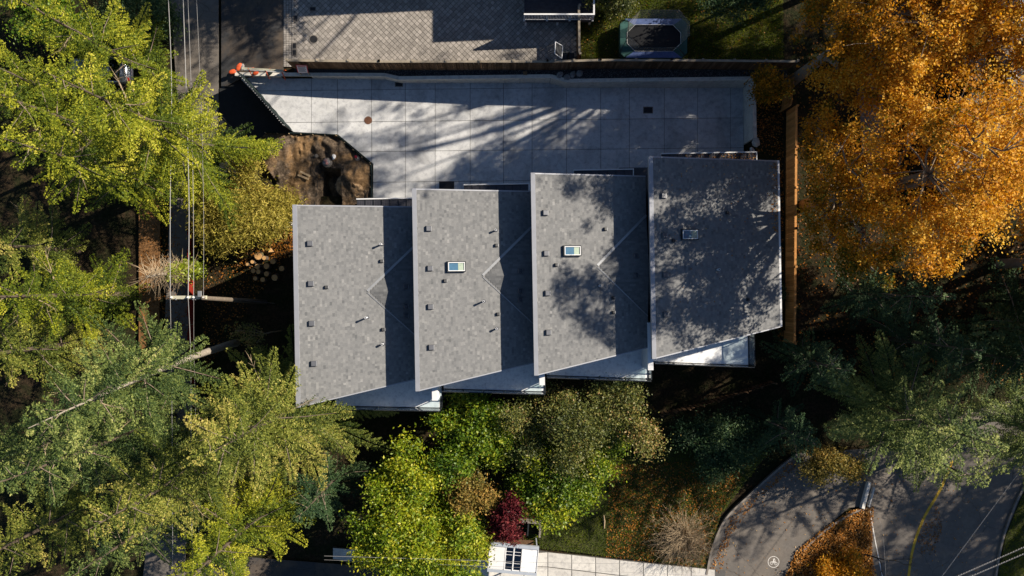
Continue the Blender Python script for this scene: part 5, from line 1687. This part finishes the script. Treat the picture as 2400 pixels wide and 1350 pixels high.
# ---- trees beyond the frame that shade it
rng = random.Random(4)
def far_tree(gx, gy, label, src, mul=1.0):
    b = W(gx, gy, 1.2 if gy < 300 else 0)
    r = src.copy(); C.objects.link(r); r.location = b
    r.rotation_euler = (0,0,rng.uniform(0,6.28)); k = rng.uniform(.95,1.12)*mul; r.scale = (k,k,k)
    r['label'] = label; r['category'] = 'tree'; r['group'] = 'trees beyond the picture edge'
    for ch in list(src.children):
        c = ch.copy(); C.objects.link(c); c.parent = r
    return r
tall = [o for o in C.objects if o.get('label','').startswith('lower orange maple')][0]
dkf = [o for o in C.objects if o.get('label','').startswith('dark shaded conifer at the right edge')][0]
fir = [o for o in C.objects if o.get('label','').startswith('sunlit grey-green cedar')][0]
rsp = np.random.RandomState(6)
LS = [(rsp.uniform(-7.5,6), rsp.uniform(-6.5,5.5), rsp.uniform(13.5,26), 2.2, 2.2, 1.6) for _ in range(24)]
tallsparse = broadleaf(2052,-80, LS, 'tall thinning tree beyond the top right of the picture', LM['maple'], 71, leaf=.22, ncl=235, nlf=22, spread=.34, trunk_r=.24, fork=10, base_z=1.9, group='trees beyond the picture edge', shell=.2, aspect=.75)
far_tree(1480,-430,'tall thinning tree beyond the top edge above the trampoline', tallsparse)
far_tree(2300,620,'maple beyond the right edge behind the brown roof', tall)
far_tree(2290,760,'dark conifer beyond the right edge above the sunlit cedar', dkf, 1.6)
far_tree(2850,960,'maple beyond the right edge by the main street', tall)

far_tree(2420,700,'dark conifer beyond the right edge below the brown roof', dkf, 1.75)
far_tree(2640,560,'maple far beyond the right edge of the picture', tall)
far_tree(2330,980,'cedar beyond the right edge by the main street', fir)
far_tree(2350,0,'maple far beyond the top right corner', tall)
far_tree(2035,115,'maple beyond the top edge behind the upper maple', tall)
far_tree(880,-190,'cedar beyond the top edge above the paved driveway', fir)
far_tree(990,-250,'second cedar beyond the top edge above the paved driveway', fir, 1.15)

# ---- ivy covered snag and bare bush
def snag():
    b, t = W(470,628,GZ), W(345,648,9.0)
    root = empty('dead_tree', b, 0, 'dead twiggy tree trunk wrapped in bright green ivy over the road', 'tree')
    d = t-b; rs = np.random.RandomState(9)
    MB().tube([(0,0,-.2), tuple(d*.5), tuple(d)], [.24,.17,.07], 9).build('trunk', M_greybark, root, True)
    m = MB()
    for i in range(260):
        f = rs.uniform(.3,1); o = np.array(d*f)
        q = rs.normal(0,1,3); q[2] = abs(q[2])*.4-.1; q = unit(q)
        e = o + q*rs.uniform(.5,1.6); mid = (o+e)/2 + rs.normal(0,.1,3)
        m.tube([tuple(o), tuple(mid), tuple(e)], [.022,.014,.004], 3, False)
    m.build('twigs', M_deadtwig, root)
    n = 3800
    f = rs.uniform(.02,.68,n)**.9
    P = np.outer(f, np.array(d)) + rs.normal(0,1,(n,3))*np.array([.28,.32,.25])*(1.25-f[:,None])
    u = rand_dirs(rs, n); v = unit(np.cross(u, rs.normal([0,0,1],.5,(n,3))))
    sz = rs.uniform(.05,.1,n)
    link('ivy', leaves_mesh('ivy', P, u*sz[:,None], v*(sz*.8)[:,None], np.clip(rs.normal(.55,.25,n),0,1), LM['ivy']), root)
snag()
def bare_bush(gx, gy, label, n, L, mat, seed, zb=-.15, bend=.5, dirbias=(0,0)):
    rs = np.random.RandomState(seed)
    root = empty('bare_bush', W(gx, gy, zb), 0, label, 'shrub')
    m = MB()
    for i in range(n):
        az = rs.uniform(0, 6.28); el = rs.uniform(.15,1.3); l = L*rs.uniform(.5,1.1)
        d = np.array([math.cos(az)*math.cos(el)+dirbias[0], math.sin(az)*math.cos(el)+dirbias[1], math.sin(el)]); d = unit(d)
        p0 = rs.normal(0,.12,3)*[1,1,0]; p1 = p0 + d*l*.5 + rs.normal(0,.16,3); p2 = p1 + (d+np.array([0,0,-bend*rs.uniform(.3,1.2)]))*l*.5
        m.tube([tuple(p0), tuple((p0+p1)/2+rs.normal(0,.06,3)), tuple(p1), tuple(p2)], [.012,.010,.008,.003], 3, False)
        for _ in range(4):
            a = p1 + (p2-p1)*rs.uniform(.1,.9); e = a + unit(d+rs.normal(0,.8,3))*l*.2
            m.tube([tuple(a), tuple(e)], [.007,.003], 3, False)
    s = m.build('stems', mat, root)
    MB().tube([(0,0,-.1),(0,0,.15)], [.2,.12], 9).build('root_crown', M_bark, root)
bare_bush(1598,1248,'big bare tan bush with arching stems by the sidewalk', 460, 3.0, M_deadtwig, 3, -.2, .6, (0,-.22))
bare_bush(1985,1340,'bare twiggy bush on the traffic island', 110, 1.6, M_deadtwig, 4, -.1)
def branch_tree():
    b = W(2010,1300,-.1)
    root = empty('bare_tree', b, 0, 'small crooked bare tree leaning from the island over the street', 'tree')
    rs = np.random.RandomState(8); m = MB()
    def grow(p, d, l, r, k):
        q = p + d*l*.5 + rs.normal(0,.06,3); e = p + d*l
        m.tube([tuple(p), tuple(q), tuple(e)], [r, r*.85, r*.7], 5, False)
        if k > 0:
            for _ in range(3 if k < 3 else 2):
                grow(e, unit(d+rs.normal(0,.55,3)*[1,1,.5]), l*.68, r*.6, k-1)
    grow(np.zeros(3), unit(np.array([.55,.18,.9])), 1.5, .07, 4)
    m.build('branches', M_bark, root)
    MB().tube([(0,0,-.1),(.01,0,.25)], [.11,.075], 8).build('trunk', M_bark, root)
branch_tree()
tag(MB().tube(curve([W(1999,258+1000,-.1), W(2040,1262,-.1)], 4), .02, 5).build('fallen_stick', M_bark), 'thin dark stick lying on the island leaves', 'stick')
o = MB().tube([W(1416,1238,-.15), W(1417,1222,-.05), W(1415,1207,.0)], [.05,.06,.04], 7).build('stump_post', M_plank); tag(o, 'short wooden post standing on the lower lawn', 'post')

# ---- leaf litter, grass
def scatter(name, poly, n, z, mat, size, label, cat, seed, lift=.03, tb=.5, ts=.22, up=1.6, dens=None):
    rs = np.random.RandomState(seed)
    xs = [p[0] for p in poly]; ys = [p[1] for p in poly]
    X = rs.uniform(min(xs), max(xs), n); Y = rs.uniform(min(ys), max(ys), n)
    k = np_inside(X, Y, poly)
    if dens is not None: k &= rs.uniform(0,1,n) < dens(X, Y)
    X, Y = X[k], Y[k]; n = len(X)
    Z = z(X, Y) if callable(z) else np.full(n, z)
    P = np.stack([X, Y, Z + rs.uniform(.01, lift, n)], -1)
    u = rand_dirs(rs, n); u[:,2] *= .25; u = unit(u)
    v = unit(np.cross(u, rs.normal([0,0,up],.5,(n,3))))
    s = size*rs.uniform(.6,1.3,n)
    o = link(name, leaves_mesh(name, P, u*s[:,None], v*(s*.7)[:,None], np.clip(rs.normal(tb,ts,n),0,1), mat))
    return tag(o, label, cat, None, 'stuff')
def polyw(pts, z=0): return [(W(x,y,z).x, W(x,y,z).y) for x, y in pts]
zNv = lambda X, Y: np.clip(.35+(X+20)*.042, -.2, 2.0)
def grass(name, poly, n, z, label, seed, tb=.5):
    rs = np.random.RandomState(seed)
    xs = [p[0] for p in poly]; ys = [p[1] for p in poly]
    X = rs.uniform(min(xs), max(xs), n); Y = rs.uniform(min(ys), max(ys), n)
    k = np_inside(X, Y, poly); X, Y = X[k], Y[k]; n = len(X)
    Z = z(X, Y) if callable(z) else np.full(n, z)
    d = unit(rs.normal([0,0,1.0],.6,(n,3))); l = rs.uniform(.04,.11,n)
    P = np.stack([X,Y,Z],-1) + d*(l*.9)[:,None]
    v = unit(np.cross(d, rs.normal(0,1,(n,3))))*.014
    t = tb + .2*np.sin(X*1.7)*np.sin(Y*2.3) + rs.normal(0,.15,n)
    o = link(name, leaves_mesh(name, P, d*l[:,None], v, np.clip(t,0,1), LM['grass']))
    tag(o, label, 'grass', None, 'stuff')
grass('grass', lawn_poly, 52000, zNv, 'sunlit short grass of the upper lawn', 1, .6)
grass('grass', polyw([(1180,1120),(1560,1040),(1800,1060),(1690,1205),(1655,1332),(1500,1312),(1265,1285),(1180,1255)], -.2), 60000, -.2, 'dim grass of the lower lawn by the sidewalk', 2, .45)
grass('grass', polyw([(2425,1110),(2390,1172),(2357,1255),(2340,1335),(2330,1420),(2500,1420),(2500,1100)], -.12), 14000, -.12, 'bright corner grass at the bottom right', 3, .6)
scatter('leaf_litter', lawn_poly, 700, zNv, LM['litter'], .05, 'scattered fallen leaves on the upper lawn', 'leaves', 4, .1, .6)
scatter('leaf_litter', polyw([(1880,1060),(1835,1096),(1710,1215),(1665,1335),(1690,1345),(1715,1250),(1780,1165),(1860,1100)], zr), 5200, zr, LM['litter'], .055, 'orange leaf drift along the curved kerb', 'leaves', 5, .07, .5)
scatter('leaf_litter', polyw([(2045,1185),(1990,1195),(1925,1240),(1865,1290),(1825,1380),(2060,1400),(2042,1300)], zr), 14000, zr+.07, LM['litter'], .06, 'deep orange leaf cover on the traffic island', 'leaves', 6, .1, .55)
scatter('leaf_litter', polyw([(1430,1090),(1760,1075),(1690,1200),(1650,1330),(1420,1305)], -.18), 6500, -.18, LM['litter'], .055, 'brown leaves strewn over the lower lawn', 'leaves', 7, .12, .42, .25)
scatter('leaf_litter', polyw([(1700,1350),(1700,1215),(1830,1100),(2040,1100),(2330,1130),(2300,1400)], zr), 620, zr+.002, LM['litter'], .05, 'single fallen leaves dotted over cycle lane and street', 'leaves', 8, .04, .8, .2)
scatter('leaf_litter', polyw([(2210,1240),(2195,1180),(2150,1260),(2160,1300),(2190,1300)], zr), 420, zr+.002, LM['litter'], .05, 'leaf drift on the main street beside the yellow line', 'leaves', 9, .04, .45)
scatter('leaf_litter', polyw([(1765,190),(1835,190),(1835,800),(1822,800),(1820,370),(1765,350)], 1.7), 3000, 1.74, LM['litter'], .06, 'fallen leaves in the dark side yard by the cedar fence', 'leaves', 10, .08, .45)
scatter('leaf_litter', polyw([(1860,100),(2400,100),(2400,900),(1860,900)], 1.9), 5000, 1.93, LM['litter'], .07, 'fallen leaves under the orange maples', 'leaves', 11, .08, .35)
scatter('leaf_litter', polyw([(330,380),(400,380),(460,900),(700,560),(690,470),(600,600),(480,640),(470,900),(330,900)], -.12), 6000, -.2, LM['litter'], .06, 'brown leaves along the tree-lined road', 'leaves', 12, .15, .4)
scatter('leaf_litter', polyw([(640,440),(690,440),(690,600),(560,620),(500,420)], 0), 3000, -.25, LM['litter'], .07, 'reddish leaf litter under the feathery shrub', 'leaves', 13, .2, .6)
# leaves caught on the easternmost roof and canopy
hd = Matrix.Translation((8.4,7.9,0)) @ Matrix.Rotation(ROT, 4, 'Z')
def roof_leaves():
    rs = np.random.RandomState(15)
    P = []
    for _ in range(110):
        P.append(hd @ Vector((rs.uniform(3.5,8.3), rs.uniform(.75,1.2), 3.16)))
    for _ in range(150):
        u = 8.4 - abs(rs.normal(0,.25)); P.append(hd @ Vector((u, -rs.uniform(.1,4.5), ZH-SLOPE*u+.03)))
    for _ in range(60):
        u = rs.uniform(1,8.3); P.append(hd @ Vector((u, -rs.uniform(.1,10), ZH-SLOPE*u+.03)))
    P = np.array([tuple(p) for p in P]); n = len(P)
    u = rand_dirs(rs, n); u[:,2] *= .2; u = unit(u); v = unit(np.cross(u, rs.normal([0,0,2],.4,(n,3))))
    s = rs.uniform(.03,.06,n)
    tag(link('leaf_litter', leaves_mesh('leaf_litter', P, u*s[:,None], v*(s*.7)[:,None], rs.uniform(.3,1,n), LM['litter'])), 'fallen leaves caught on the easternmost roof and canopy', 'leaves', None, 'stuff')
roof_leaves()
